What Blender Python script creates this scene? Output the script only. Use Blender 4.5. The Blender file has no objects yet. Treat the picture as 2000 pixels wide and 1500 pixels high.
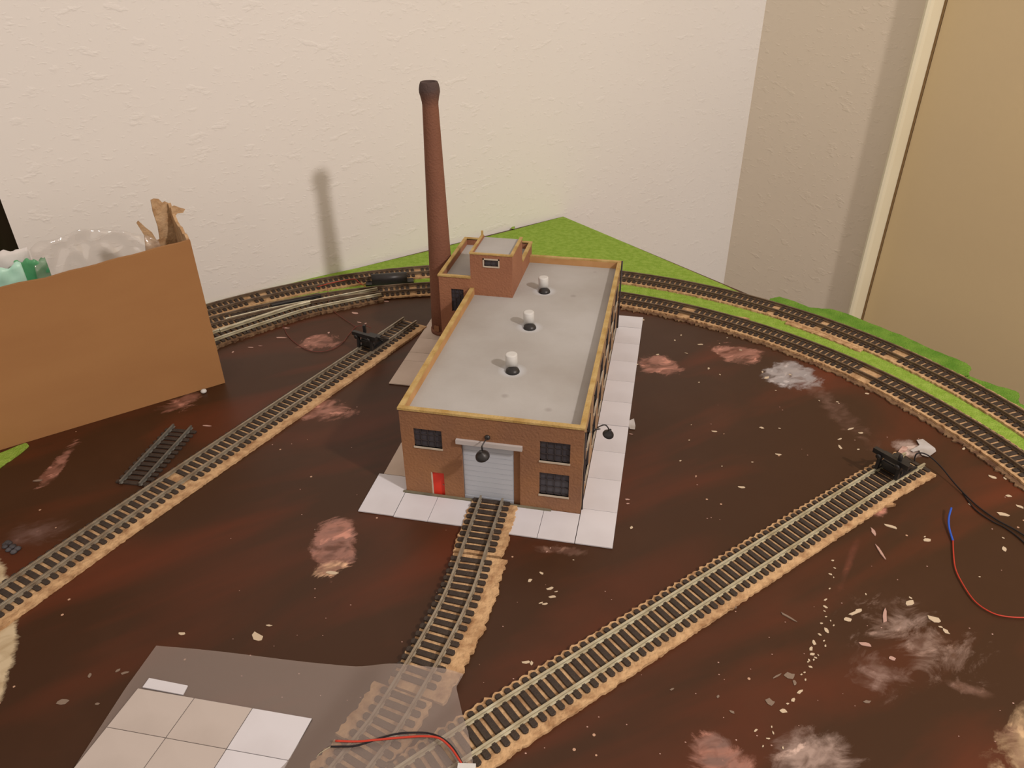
import bpy, math, random
from mathutils import Vector, Matrix, noise
random.seed(7)
SC = bpy.context.scene
COL = SC.collection
S = 0.40                     # metres per modelling unit (camera height above the board = 1 unit)
TZ = 0.74                    # board top above the room floor, metres
def W(v): return Vector((v[0]*S, v[1]*S, v[2]*S + TZ))

# ------------------------------------------------------------------ camera
CAM = Vector((0.463540906, -1.12496561, 1.0))
CR = Vector((0.97893993, 0.20396192, -0.00861371))
CU = Vector((-0.10022790, 0.51695877, 0.85012234))
CF = Vector((-0.17784552, 0.83135622, -0.52651478))
FPX = 1467.63
cd = bpy.data.cameras.new('camera'); cam = bpy.data.objects.new('camera', cd); COL.objects.link(cam)
mw = Matrix.Identity(4)
for i in range(3):
    mw[i][0] = CR[i]; mw[i][1] = CU[i]; mw[i][2] = -CF[i]; mw[i][3] = W(CAM)[i]
cam.matrix_world = mw
cd.sensor_width = 36; cd.sensor_fit = 'HORIZONTAL'; cd.lens = FPX/2000*36
cd.clip_start = 0.01; cd.clip_end = 50
SC.camera = cam

# ------------------------------------------------------------------ light and exposure
wd = bpy.data.worlds.new('room_light'); SC.world = wd; wd.use_nodes = True
wd.node_tree.nodes['Background'].inputs[0].default_value = (1.0, 0.80, 0.66, 1)
wd.node_tree.nodes['Background'].inputs[1].default_value = 0.74
LP = Vector((-0.122, 0.70, 0.66)) + Vector((0.708, -0.49, 0.505))*4.4
ld = bpy.data.lights.new('room_lamp', 'POINT'); lo = bpy.data.objects.new('room_lamp', ld); COL.objects.link(lo)
lo.location = W(LP); ld.energy = 66; ld.color = (1.0, 0.87, 0.80); ld.shadow_soft_size = 0.045
SC.view_settings.view_transform = 'Standard'; SC.view_settings.look = 'None'
SC.view_settings.gamma = 1; SC.view_settings.exposure = 0.0
SC.view_settings.use_curve_mapping = False

# ------------------------------------------------------------------ helpers
def ray(px, py): return CF + CR*((px-1000)/FPX) + CU*((750-py)/FPX)
def G(px, py, z=0.0):
    d = ray(px, py); t = (z-CAM.z)/d.z
    return CAM + d*t
def PL(px, py, axis, val):
    d = ray(px, py); t = (val-CAM[axis])/d[axis]
    return CAM + d*t
def PN(px, py, p0, n):
    d = ray(px, py); t = (Vector(p0)-CAM).dot(n)/d.dot(n)
    return CAM + d*t
def lin(c):
    c = c/255.0
    return c/12.92 if c <= 0.04045 else ((c+0.055)/1.055)**2.4
def A(r, g, b):
    return (min(.92, lin(r)/.86), min(.92, lin(g)/.76), min(.92, lin(b)/.66), 1)

class MB:
    def __init__(s): s.v = []; s.f = []; s.sm = []
    def add(s, vs, fs, sm=False):
        o = len(s.v); s.v += [Vector(v) for v in vs]
        s.f += [tuple(i+o for i in f) for f in fs]; s.sm += [sm]*len(fs); return s
    def box(s, x0, x1, y0, y1, z0, z1):
        vs = [(x, y, z) for z in (z0, z1) for y in (y0, y1) for x in (x0, x1)]
        return s.add(vs, [(0,2,3,1),(4,5,7,6),(0,1,5,4),(2,6,7,3),(0,4,6,2),(1,3,7,5)])
    def obox(s, o, ax, ay, az):
        o, ax, ay, az = map(Vector, (o, ax, ay, az))
        vs = [o+ax*i+ay*j+az*k for k in (0,1) for j in (0,1) for i in (0,1)]
        return s.add(vs, [(0,2,3,1),(4,5,7,6),(0,1,5,4),(2,6,7,3),(0,4,6,2),(1,3,7,5)])
    def beam(s, a, b, w, h, up=(0,0,1)):
        a, b = Vector(a), Vector(b); d = (b-a); dn = d.normalized()
        x = dn.cross(Vector(up))
        if x.length < 1e-3: x = dn.cross(Vector((0,1,0)))
        x.normalize(); y = x.cross(dn).normalized()
        return s.obox(a-x*w/2-y*h/2, x*w, y*h, d)
    def prism(s, poly, z0, z1):
        n = len(poly); vs = [(p[0], p[1], z0) for p in poly]+[(p[0], p[1], z1) for p in poly]
        ar = sum(poly[i][0]*poly[(i+1)%n][1]-poly[(i+1)%n][0]*poly[i][1] for i in range(n))
        top = tuple(range(n, 2*n)); bot = tuple(reversed(range(n)))
        sd = [(i, (i+1)%n, (i+1)%n+n, i+n) for i in range(n)]
        fs = [top, bot]+sd
        if ar < 0: fs = [tuple(reversed(f)) for f in fs]
        return s.add(vs, fs)
    def plate(s, pts, th):
        pts = [Vector(p) for p in pts]; n = len(pts)
        nr = Vector((0,0,0))
        for i in range(n): nr += pts[i].cross(pts[(i+1)%n])
        nr.normalize()
        vs = pts+[p-nr*th for p in pts]
        return s.add(vs, [tuple(range(n)), tuple(reversed(range(n, 2*n)))]+[(i, i+n, (i+1)%n+n, (i+1)%n) for i in range(n)])
    def tube(s, path, r, n=8, r1=None):
        path = [Vector(p) for p in path]; m = len(path); vs = []; fs = []
        up = Vector((0.13, 0.21, 0.97))
        for i, p in enumerate(path):
            t = (path[min(i+1, m-1)]-path[max(i-1, 0)]).normalized()
            x = t.cross(up)
            if x.length < .05: x = t.cross(Vector((1,0,0)))
            x.normalize(); y = x.cross(t)
            rr = r if r1 is None else r+(r1-r)*i/(m-1)
            for k in range(n):
                a = 2*math.pi*k/n; vs.append(p+x*math.cos(a)*rr+y*math.sin(a)*rr)
        for i in range(m-1):
            for k in range(n):
                fs.append((i*n+k, i*n+(k+1)%n, (i+1)*n+(k+1)%n, (i+1)*n+k))
        s.add(vs, fs, True)
        o = len(s.v)-m*n
        s.f += [tuple(o+k for k in reversed(range(n))), tuple(o+(m-1)*n+k for k in range(n))]; s.sm += [False]*2
        return s
    def lathe(s, c, prof, n=24, axis=None):
        c = Vector(c); az = Vector(axis).normalized() if axis else Vector((0,0,1))
        x = az.cross(Vector((0,1,0)))
        if x.length < .05: x = az.cross(Vector((1,0,0)))
        x.normalize(); y = az.cross(x)
        vs = []; fs = []
        for (r, z) in prof:
            for k in range(n):
                a = 2*math.pi*k/n; vs.append(c+az*z+x*math.cos(a)*r+y*math.sin(a)*r)
        for i in range(len(prof)-1):
            for k in range(n): fs.append((i*n+k, i*n+(k+1)%n, (i+1)*n+(k+1)%n, (i+1)*n+k))
        s.add(vs, fs, True); o = len(s.v)-len(vs); m = len(prof)
        s.f += [tuple(o+k for k in reversed(range(n))), tuple(o+(m-1)*n+k for k in range(n))]; s.sm += [False]*2
        return s
    def mesh(s, name, mat, org):
        me = bpy.data.meshes.new(name)
        me.from_pydata([tuple((v-org)*S) for v in s.v], [], s.f)
        me.polygons.foreach_set('use_smooth', s.sm); me.materials.append(mat); me.update()
        return me
    def base(s):
        n = len(s.v); return Vector((sum(v.x for v in s.v)/n, sum(v.y for v in s.v)/n, min(v.z for v in s.v)))
    def build(s, name, mat, parent=None, org=None):
        org = Vector(org) if org is not None else s.base()
        me = s.mesh(name, mat, org)
        ob = bpy.data.objects.new(name, me); COL.objects.link(ob); put(ob, org, parent)
        return ob
ORG = {}
def put(ob, org, parent=None):
    ORG[ob.name] = Vector(org)
    if parent: ob.parent = parent; ob.location = (Vector(org)-ORG[parent.name])*S
    else: ob.location = W(org)
def root(name, org):
    o = bpy.data.objects.new(name, None); o.empty_display_size = .01; COL.objects.link(o); put(o, org); return o
def tag(o, label, cat, group=None, kind=None):
    o['label'] = label; o['category'] = cat
    if group: o['group'] = group
    if kind: o['kind'] = kind
    return o
def struct(o, label=None):
    o['kind'] = 'structure'
    if label: o['label'] = label
    return o
def catmull(P, k=10):
    P = [Vector(p) for p in P]; out = []
    for i in range(len(P)-1):
        a = P[i-1] if i else P[0]*2-P[1]; b, c = P[i], P[i+1]; d = P[i+2] if i+2 < len(P) else c*2-b
        for j in range(k):
            t = j/k
            out.append(((b*2)+(c-a)*t+(a*2-b*5+c*4-d)*t*t+(b*3-a-c*3+d)*t*t*t)*.5)
    return out+[P[-1]]
class Path:
    def __init__(s, pts):
        s.p = [Vector((q[0], q[1], 0)) for q in pts]; s.L = [0]
        for a, b in zip(s.p, s.p[1:]): s.L.append(s.L[-1]+(b-a).length)
        s.len = s.L[-1]
    def at(s, d):
        d = max(0, min(s.len, d)); i = 0
        lo_, hi = 0, len(s.L)-1
        while hi-lo_ > 1:
            m = (lo_+hi)//2
            if s.L[m] <= d: lo_ = m
            else: hi = m
        i = lo_; t = (s.p[i+1]-s.p[i]); f = (d-s.L[i])/max(1e-9, t.length)
        a = (s.p[i]-s.p[max(0, i-1)]) if i else t; b = s.p[min(len(s.p)-1, i+2)]-s.p[i+1] if i+2 < len(s.p) else t
        tn = ((a.normalized()+t.normalized())*(1-f)+(t.normalized()+b.normalized())*f).normalized()
        return s.p[i]+t*f, tn, Vector((-tn.y, tn.x, 0))
    def near(s, q):
        best = (9e9, 0); d = 0
        while d <= s.len:
            p = s.at(d)[0]; e = (p-Vector((q[0], q[1], 0))).length
            if e < best[0]: best = (e, d)
            d += .004
        return best[1]

# ------------------------------------------------------------------ materials
def newmat(name):
    m = bpy.data.materials.new(name); m.use_nodes = True
    nt = m.node_tree; b = nt.nodes['Principled BSDF']; return m, nt, b
def nd(nt, t, **kw):
    n = nt.nodes.new(t)
    for k, v in kw.items(): setattr(n, k, v)
    return n
def mat(name, c, c2=None, rough=.7, scale=20, bump=0, bscale=60, metal=0, spec=.3, detail=4, stretch=None, thr=(.35, .65)):
    m, nt, b = newmat(name)
    b.inputs['Roughness'].default_value = rough; b.inputs['Metallic'].default_value = metal
    b.inputs['Specular IOR Level'].default_value = spec
    b.inputs['Base Color'].default_value = c
    tc = nd(nt, 'ShaderNodeTexCoord'); vec = tc.outputs['Object']
    if stretch:
        mp = nd(nt, 'ShaderNodeMapping'); mp.inputs['Scale'].default_value = stretch[0]; mp.inputs['Rotation'].default_value = stretch[1]
        nt.links.new(vec, mp.inputs['Vector']); vec = mp.outputs[0]
    if c2:
        n = nd(nt, 'ShaderNodeTexNoise'); n.inputs['Scale'].default_value = scale; n.inputs['Detail'].default_value = detail
        nt.links.new(vec, n.inputs['Vector'])
        r = nd(nt, 'ShaderNodeMapRange'); r.inputs[1].default_value = thr[0]; r.inputs[2].default_value = thr[1]
        nt.links.new(n.outputs[0], r.inputs[0])
        mx = nd(nt, 'ShaderNodeMix', data_type='RGBA'); mx.inputs['A'].default_value = c; mx.inputs['B'].default_value = c2
        nt.links.new(r.outputs[0], mx.inputs['Factor']); nt.links.new(mx.outputs['Result'], b.inputs['Base Color'])
    if bump:
        n = nd(nt, 'ShaderNodeTexNoise'); n.inputs['Scale'].default_value = bscale; n.inputs['Detail'].default_value = 4
        nt.links.new(tc.outputs['Object'], n.inputs['Vector'])
        bp = nd(nt, 'ShaderNodeBump'); bp.inputs['Strength'].default_value = bump; bp.inputs['Distance'].default_value = .002
        nt.links.new(n.outputs[0], bp.inputs['Height']); nt.links.new(bp.outputs[0], b.inputs['Normal'])
    return m
def plaster(name, c, c2):
    m, nt, b = newmat(name); b.inputs['Roughness'].default_value = .85; b.inputs['Specular IOR Level'].default_value = .2
    tc = nd(nt, 'ShaderNodeTexCoord')
    n1 = nd(nt, 'ShaderNodeTexNoise'); n1.inputs['Scale'].default_value = 50; n1.inputs['Detail'].default_value = 3; n1.inputs['Roughness'].default_value = .55
    mp = nd(nt, 'ShaderNodeMapping'); mp.inputs['Scale'].default_value = (1, 1, 1.9)
    nt.links.new(tc.outputs['Object'], mp.inputs['Vector']); nt.links.new(mp.outputs[0], n1.inputs['Vector'])
    r1 = nd(nt, 'ShaderNodeMapRange', interpolation_type='SMOOTHSTEP'); r1.inputs[1].default_value = .57; r1.inputs[2].default_value = .72
    nt.links.new(n1.outputs[0], r1.inputs[0])
    n3 = nd(nt, 'ShaderNodeTexNoise'); n3.inputs['Scale'].default_value = 120; n3.inputs['Detail'].default_value = 2
    nt.links.new(mp.outputs[0], n3.inputs['Vector'])
    r3 = nd(nt, 'ShaderNodeMapRange', interpolation_type='SMOOTHSTEP'); r3.inputs[1].default_value = .60; r3.inputs[2].default_value = .72; r3.inputs[4].default_value = .55
    nt.links.new(n3.outputs[0], r3.inputs[0])
    n2 = nd(nt, 'ShaderNodeTexNoise'); n2.inputs['Scale'].default_value = 160; n2.inputs['Detail'].default_value = 2
    nt.links.new(tc.outputs['Object'], n2.inputs['Vector'])
    ad = nd(nt, 'ShaderNodeMath', operation='MULTIPLY_ADD'); ad.inputs[1].default_value = .10
    nt.links.new(n2.outputs[0], ad.inputs[0]); nt.links.new(r1.outputs[0], ad.inputs[2])
    a2 = nd(nt, 'ShaderNodeMath', operation='ADD'); nt.links.new(ad.outputs[0], a2.inputs[0]); nt.links.new(r3.outputs[0], a2.inputs[1])
    bp = nd(nt, 'ShaderNodeBump'); bp.inputs['Strength'].default_value = .3; bp.inputs['Distance'].default_value = .0011
    nt.links.new(a2.outputs[0], bp.inputs['Height']); nt.links.new(bp.outputs[0], b.inputs['Normal'])
    n4 = nd(nt, 'ShaderNodeTexNoise'); n4.inputs['Scale'].default_value = 2.2
    nt.links.new(tc.outputs['Object'], n4.inputs['Vector'])
    mx = nd(nt, 'ShaderNodeMix', data_type='RGBA'); mx.inputs['A'].default_value = c; mx.inputs['B'].default_value = c2
    nt.links.new(n4.outputs[0], mx.inputs['Factor']); nt.links.new(mx.outputs['Result'], b.inputs['Base Color'])
    return m
M = {}
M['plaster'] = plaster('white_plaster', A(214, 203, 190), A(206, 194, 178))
M['plaster_side'] = plaster('dim_tinted_plaster', A(208, 190, 166), A(203, 184, 158))  # white plaster again, coloured warmer to stand for weaker light on this wall
M['door'] = mat('cream_door_paint', A(196, 169, 125), A(190, 164, 124), rough=.45, scale=2, bump=.08, bscale=180)
M['jamb'] = mat('cream_gloss_trim', A(214, 200, 168), A(206, 190, 156), rough=.4, scale=4)
M['seam'] = mat('dusty_brown_seam', A(120, 92, 58), rough=.9)
M['floor'] = mat('grey_carpet', A(96, 86, 76), A(82, 72, 62), rough=.95, scale=60, bump=.5, bscale=400)
M['grass'] = mat('green_flock', A(122, 146, 50), A(140, 160, 66), rough=.95, scale=150, bump=.9, bscale=700, spec=.1, detail=8)
M['grass2'] = mat('bright_green_flock', A(84, 120, 38), A(106, 136, 50), rough=.95, scale=60, bump=1, bscale=600, spec=.1, detail=8)
M['cork'] = mat('cork', A(184, 146, 104), A(140, 102, 68), rough=.9, scale=130, bump=.9, bscale=260, spec=.1, detail=5, thr=(.42, .72))
M['cork_dull'] = mat('dusty_cork', A(124, 96, 68), A(84, 58, 42), rough=.95, scale=120, bump=.9, bscale=260, spec=.1)
M['sleeper'] = mat('sleeper_plastic', A(50, 40, 33), A(62, 50, 40), rough=.6, scale=300, bump=.3, bscale=900, spec=.3)
M['rail'] = mat('nickel_rail', A(156, 142, 120), A(134, 116, 94), rough=.34, scale=120, metal=.55, spec=.5)
M['rail_bright'] = mat('polished_nickel_rail', A(186, 174, 144), A(160, 144, 112), rough=.32, scale=90, metal=.45, spec=.5)
M['rail_rusty'] = mat('weathered_rail', A(112, 92, 70), A(92, 72, 54), rough=.5, scale=120, metal=.3, spec=.4)
M['black'] = mat('black_plastic', A(38, 35, 33), A(30, 28, 27), rough=.4, scale=50, spec=.45)
M['brick'] = mat('painted_brick_card', A(138, 94, 60), A(116, 80, 58), rough=.75, scale=14, bump=.35, bscale=500, detail=6)
M['brick_red'] = mat('red_brown_brick_card', A(142, 94, 66), A(128, 82, 58), rough=.75, scale=18, bump=.35, bscale=500, detail=6)
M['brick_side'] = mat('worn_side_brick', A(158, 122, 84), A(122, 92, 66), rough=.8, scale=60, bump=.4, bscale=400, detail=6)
M['coping'] = mat('ochre_coping', A(176, 146, 92), A(154, 120, 64), rough=.7, scale=70, bump=.4, bscale=500)
M['parapet'] = mat('tan_parapet', A(176, 132, 86), A(156, 112, 66), rough=.8, scale=30)
M['sill'] = mat('pale_stone_sill', A(176, 160, 138), A(160, 140, 116), rough=.8, scale=80)
M['frame'] = mat('dark_window_frame', A(58, 50, 48), rough=.6)
M['pane'] = mat('dark_window_pane', A(56, 52, 54), A(66, 62, 64), rough=.25, scale=90, spec=.5)
M['gate'] = mat('blue_grey_roller_door', A(172, 170, 168), A(156, 155, 156), rough=.6, scale=14, stretch=((1, 1, 5), (0, 0, 0)))
M['lintel'] = mat('pale_grey_lintel', A(168, 156, 146), rough=.7)
M['reddoor'] = mat('red_door_paint', A(200, 52, 32), A(184, 44, 28), rough=.5, scale=40)
M['plinth'] = mat('olive_grey_plinth', A(118, 108, 84), A(96, 88, 70), rough=.8, scale=60)
M['chimney'] = None
M['white'] = mat('white_plastic', A(190, 183, 172), A(178, 170, 158), rough=.5, scale=60)
M['card'] = mat('pale_paving_card', A(192, 183, 178), A(176, 166, 160), rough=.75, scale=16, detail=7, thr=(.45, .85))
M['card_shaded'] = mat('shaded_paving_card', A(172, 156, 142), A(156, 140, 126), rough=.75, scale=16, detail=7, thr=(.45, .85))  # pale card with the soft shadow at lower left put into its colour
M['rail_grey'] = mat('grey_rail', A(118, 112, 100), A(98, 92, 82), rough=.4, scale=120, metal=.4)
M['card_shade_tan'] = mat('shade_tan_paving_card', A(196, 174, 154), A(178, 156, 136), rough=.75, scale=16, detail=6)  # white card tinted tan to imitate the building's shadow
M['card_edge'] = mat('dark_card_base', A(70, 60, 52), rough=.8)
M['box'] = mat('brown_cardboard', A(146, 102, 60), A(140, 96, 56), rough=.85, scale=8, detail=9, bump=.1, bscale=400, stretch=((1, 1, 3), (0, 0, 0)))
M['box_in'] = mat('torn_cardboard', A(176, 142, 104), A(150, 112, 74), rough=.95, scale=90, bump=.7, bscale=300)
M['paper'] = mat('white_paper', A(196, 184, 172), A(182, 170, 158), rough=.8, scale=20)
M['mint'] = mat('mint_film', A(150, 186, 160), A(186, 200, 180), rough=.35, scale=22)
M['green_film'] = mat('green_film', A(58, 120, 76), A(92, 150, 100), rough=.35, scale=26)
M['wire_black'] = mat('black_wire', A(26, 22, 24), rough=.4)
M['wire_red'] = mat('red_wire', A(170, 52, 34), rough=.45)
M['wire_dark_red'] = mat('dull_red_wire', A(104, 50, 40), rough=.6)
M['wire_blue'] = mat('blue_wire', A(40, 78, 160), rough=.45)
M['chip_cream'] = mat('cream_paint_chip', A(190, 168, 140), A(170, 146, 114), rough=.8, scale=200)
M['chip_pink'] = mat('pinkish_paint_chip', A(182, 146, 128), A(150, 112, 96), rough=.7, scale=200)
M['chip_grey'] = mat('dull_grey_chip', A(128, 108, 90), A(104, 84, 68), rough=.5, scale=200)
M['curtain'] = mat('dark_olive_curtain', A(52, 46, 24), A(66, 50, 34), rough=.95, scale=9, detail=5)
M['wood'] = mat('softwood', A(150, 116, 76), A(134, 100, 62), rough=.8, scale=12, stretch=((8, 8, 1), (0, 0, 0)))
M['silver'] = mat('silvery_tape', A(176, 166, 158), A(150, 138, 126), rough=.4, scale=60, bump=.4, bscale=150, spec=.6)
M['putty'] = mat('dark_putty', A(48, 42, 40), A(70, 66, 66), rough=.6, scale=90, bump=.6, bscale=200)

# chimney: red brown brick with a sooty top (soot is its own colour)
m, nt, b = newmat('sooty_chimney_brick'); b.inputs['Roughness'].default_value = .8; b.inputs['Specular IOR Level'].default_value = .2
tc = nd(nt, 'ShaderNodeTexCoord'); sx = nd(nt, 'ShaderNodeSeparateXYZ'); nt.links.new(tc.outputs['Object'], sx.inputs[0])
n = nd(nt, 'ShaderNodeTexNoise'); n.inputs['Scale'].default_value = 22; n.inputs['Detail'].default_value = 5; nt.links.new(tc.outputs['Object'], n.inputs['Vector'])
mx = nd(nt, 'ShaderNodeMix', data_type='RGBA'); mx.inputs['A'].default_value = A(124, 80, 58); mx.inputs['B'].default_value = A(104, 68, 52)
nt.links.new(n.outputs[0], mx.inputs['Factor'])
md = nd(nt, 'ShaderNodeMath', operation='MULTIPLY_ADD'); md.inputs[1].default_value = .02; nt.links.new(n.outputs[0], md.inputs[0]); nt.links.new(sx.outputs['Z'], md.inputs[2])
r = nd(nt, 'ShaderNodeMapRange'); r.inputs[1].default_value = .618*S+.006; r.inputs[2].default_value = .664*S+.006; nt.links.new(md.outputs[0], r.inputs[0])
m2 = nd(nt, 'ShaderNodeMix', data_type='RGBA'); m2.inputs['B'].default_value = A(74, 58, 52)
nt.links.new(mx.outputs['Result'], m2.inputs['A']); nt.links.new(r.outputs[0], m2.inputs['Factor']); nt.links.new(m2.outputs['Result'], b.inputs['Base Color'])
n = nd(nt, 'ShaderNodeTexNoise'); n.inputs['Scale'].default_value = 500; nt.links.new(tc.outputs['Object'], n.inputs['Vector'])
bp = nd(nt, 'ShaderNodeBump'); bp.inputs['Strength'].default_value = .35; bp.inputs['Distance'].default_value = .002
nt.links.new(n.outputs[0], bp.inputs['Height']); nt.links.new(bp.outputs[0], b.inputs['Normal'])
M['chimney'] = m

def seethrough(name, c, fac, rough=.3, bump=.3, bscale=40):
    m, nt, b = newmat(name); b.inputs['Base Color'].default_value = c; b.inputs['Roughness'].default_value = rough
    b.inputs['Specular IOR Level'].default_value = .6
    tr = nd(nt, 'ShaderNodeBsdfTransparent'); ms = nd(nt, 'ShaderNodeMixShader'); ms.inputs[0].default_value = fac
    out = nt.nodes['Material Output']
    nt.links.new(tr.outputs[0], ms.inputs[1]); nt.links.new(b.outputs[0], ms.inputs[2]); nt.links.new(ms.outputs[0], out.inputs[0])
    if bump:
        tc = nd(nt, 'ShaderNodeTexCoord'); n = nd(nt, 'ShaderNodeTexNoise'); n.inputs['Scale'].default_value = bscale; n.inputs['Detail'].default_value = 3
        nt.links.new(tc.outputs['Object'], n.inputs['Vector'])
        bp = nd(nt, 'ShaderNodeBump'); bp.inputs['Strength'].default_value = bump; bp.inputs['Distance'].default_value = .004
        nt.links.new(n.outputs[0], bp.inputs['Height']); nt.links.new(bp.outputs[0], b.inputs['Normal'])
    return m
M['sheet'] = seethrough('frosted_plastic_film', A(150, 130, 116), .46, .36, .06)
m, nt, b = newmat('clear_plastic_bag'); b.inputs['Base Color'].default_value = A(190, 175, 160); b.inputs['Roughness'].default_value = .5
tr = nd(nt, 'ShaderNodeBsdfTransparent'); gl = nd(nt, 'ShaderNodeBsdfGlossy'); gl.inputs['Roughness'].default_value = .13
m1 = nd(nt, 'ShaderNodeMixShader'); m1.inputs[0].default_value = .10; nt.links.new(tr.outputs[0], m1.inputs[1]); nt.links.new(b.outputs[0], m1.inputs[2])
m2_ = nd(nt, 'ShaderNodeMixShader'); m2_.inputs[0].default_value = .055; nt.links.new(m1.outputs[0], m2_.inputs[1]); nt.links.new(gl.outputs[0], m2_.inputs[2])
nt.links.new(m2_.outputs[0], nt.nodes['Material Output'].inputs[0])
tc = nd(nt, 'ShaderNodeTexCoord'); n = nd(nt, 'ShaderNodeTexNoise'); n.inputs['Scale'].default_value = 30; n.inputs['Detail'].default_value = 2; nt.links.new(tc.outputs['Object'], n.inputs['Vector'])
bp = nd(nt, 'ShaderNodeBump'); bp.inputs['Strength'].default_value = .6; bp.inputs['Distance'].default_value = .01
nt.links.new(n.outputs[0], bp.inputs['Height']); nt.links.new(bp.outputs[0], gl.inputs['Normal'])
M['bag'] = m
M['tape'] = seethrough('clear_tape', A(200, 190, 180), .6, .2, .5, 80)

def patched(name, base, streak, patches, rough=.42):
    """brown painted board with worn patches that belong to the surface (positions in board coordinates)"""
    m, nt, b = newmat(name); b.inputs['Specular IOR Level'].default_value = .30
    tc = nd(nt, 'ShaderNodeTexCoord')
    sa = G(1900, 1150)-G(1400, 1400); sa = math.atan2(sa.y, sa.x)
    mp = nd(nt, 'ShaderNodeMapping', vector_type='TEXTURE'); mp.inputs['Rotation'].default_value = (0, 0, sa); mp.inputs['Scale'].default_value = (3.4, 1, 1)
    nt.links.new(tc.outputs['Object'], mp.inputs['Vector'])
    n = nd(nt, 'ShaderNodeTexNoise'); n.inputs['Scale'].default_value = 11; n.inputs['Detail'].default_value = 6; n.inputs['Distortion'].default_value = .8
    nt.links.new(mp.outputs[0], n.inputs['Vector'])
    r = nd(nt, 'ShaderNodeMapRange'); r.inputs[1].default_value = .46; r.inputs[2].default_value = .74; nt.links.new(n.outputs[0], r.inputs[0])
    mx = nd(nt, 'ShaderNodeMix', data_type='RGBA'); mx.inputs['A'].default_value = base; mx.inputs['B'].default_value = streak
    nt.links.new(r.outputs[0], mx.inputs['Factor']); cur = mx.outputs['Result']
    # greyish wear haze
    n = nd(nt, 'ShaderNodeTexNoise'); n.inputs['Scale'].default_value = 9; n.inputs['Detail'].default_value = 9; n.inputs['Roughness'].default_value = .7
    nt.links.new(tc.outputs['Object'], n.inputs['Vector'])
    r = nd(nt, 'ShaderNodeMapRange'); r.inputs[1].default_value = .5; r.inputs[2].default_value = .8; r.inputs[4].default_value = .35; nt.links.new(n.outputs[0], r.inputs[0])
    mx = nd(nt, 'ShaderNodeMix', data_type='RGBA'); mx.inputs['B'].default_value = A(74, 44, 27)
    nt.links.new(cur, mx.inputs['A']); nt.links.new(r.outputs[0], mx.inputs['Factor']); cur = mx.outputs['Result']
    # tiny light specks
    v = nd(nt, 'ShaderNodeTexVoronoi'); v.inputs['Scale'].default_value = 70; nt.links.new(tc.outputs['Object'], v.inputs['Vector'])
    lt = nd(nt, 'ShaderNodeMath', operation='LESS_THAN'); lt.inputs[1].default_value = .065; nt.links.new(v.outputs['Distance'], lt.inputs[0])
    ns = nd(nt, 'ShaderNodeTexNoise'); ns.inputs['Scale'].default_value = 14; nt.links.new(tc.outputs['Object'], ns.inputs['Vector'])
    gt = nd(nt, 'ShaderNodeMath', operation='GREATER_THAN'); gt.inputs[1].default_value = .57; nt.links.new(ns.outputs[0], gt.inputs[0])
    ml = nd(nt, 'ShaderNodeMath', operation='MULTIPLY'); nt.links.new(lt.outputs[0], ml.inputs[0]); nt.links.new(gt.outputs[0], ml.inputs[1])
    mx = nd(nt, 'ShaderNodeMix', data_type='RGBA'); mx.inputs['B'].default_value = A(170, 132, 104)
    nt.links.new(cur, mx.inputs['A']); nt.links.new(ml.outputs[0], mx.inputs['Factor']); cur = mx.outputs['Result']
    # shared ragged distortion
    mq = nd(nt, 'ShaderNodeMapping', vector_type='TEXTURE'); mq.inputs['Rotation'].default_value = (0, 0, sa); mq.inputs['Scale'].default_value = (1.7, 1, 1)
    nt.links.new(tc.outputs['Object'], mq.inputs['Vector'])
    nz = nd(nt, 'ShaderNodeTexNoise'); nz.inputs['Scale'].default_value = 44; nz.inputs['Detail'].default_value = 8; nz.inputs['Roughness'].default_value = .72; nz.inputs['Distortion'].default_value = .8
    nt.links.new(mq.outputs[0], nz.inputs['Vector'])
    nc = nd(nt, 'ShaderNodeTexNoise'); nc.inputs['Scale'].default_value = 75; nc.inputs['Detail'].default_value = 7; nc.inputs['Distortion'].default_value = 1.2
    nt.links.new(mq.outputs[0], nc.inputs['Vector'])
    nh = nd(nt, 'ShaderNodeTexNoise'); nh.inputs['Scale'].default_value = 95; nh.inputs['Detail'].default_value = 6; nh.inputs['Distortion'].default_value = .6
    nt.links.new(mq.outputs[0], nh.inputs['Vector'])
    hole = nd(nt, 'ShaderNodeMapRange'); hole.inputs[1].default_value = .36; hole.inputs[2].default_value = .50; hole.inputs[3].default_value = .35; nt.links.new(nh.outputs[0], hole.inputs[0])
    glint = nd(nt, 'ShaderNodeMapRange'); glint.inputs[1].default_value = .60; glint.inputs[2].default_value = .66; glint.inputs[4].default_value = .7; nt.links.new(nh.outputs[0], glint.inputs[0])
    for (cx, cy, ang, ra, rb, c1, c2, amp, hard, dens) in patches:
        if amp > .5: amp *= 2.4
        mm = nd(nt, 'ShaderNodeMapping', vector_type='TEXTURE'); mm.inputs['Location'].default_value = (cx*S, cy*S, 0)
        mm.inputs['Rotation'].default_value = (0, 0, ang); mm.inputs['Scale'].default_value = (ra*S, rb*S, 1)
        nt.links.new(tc.outputs['Object'], mm.inputs['Vector'])
        fl = nd(nt, 'ShaderNodeVectorMath', operation='MULTIPLY'); fl.inputs[1].default_value = (1, 1, 0); nt.links.new(mm.outputs[0], fl.inputs[0])
        ln = nd(nt, 'ShaderNodeVectorMath', operation='LENGTH'); nt.links.new(fl.outputs[0], ln.inputs[0])
        ma = nd(nt, 'ShaderNodeMath', operation='MULTIPLY_ADD'); ma.inputs[1].default_value = amp; nt.links.new(nz.outputs[0], ma.inputs[0]); nt.links.new(ln.outputs[1], ma.inputs[2])
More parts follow.
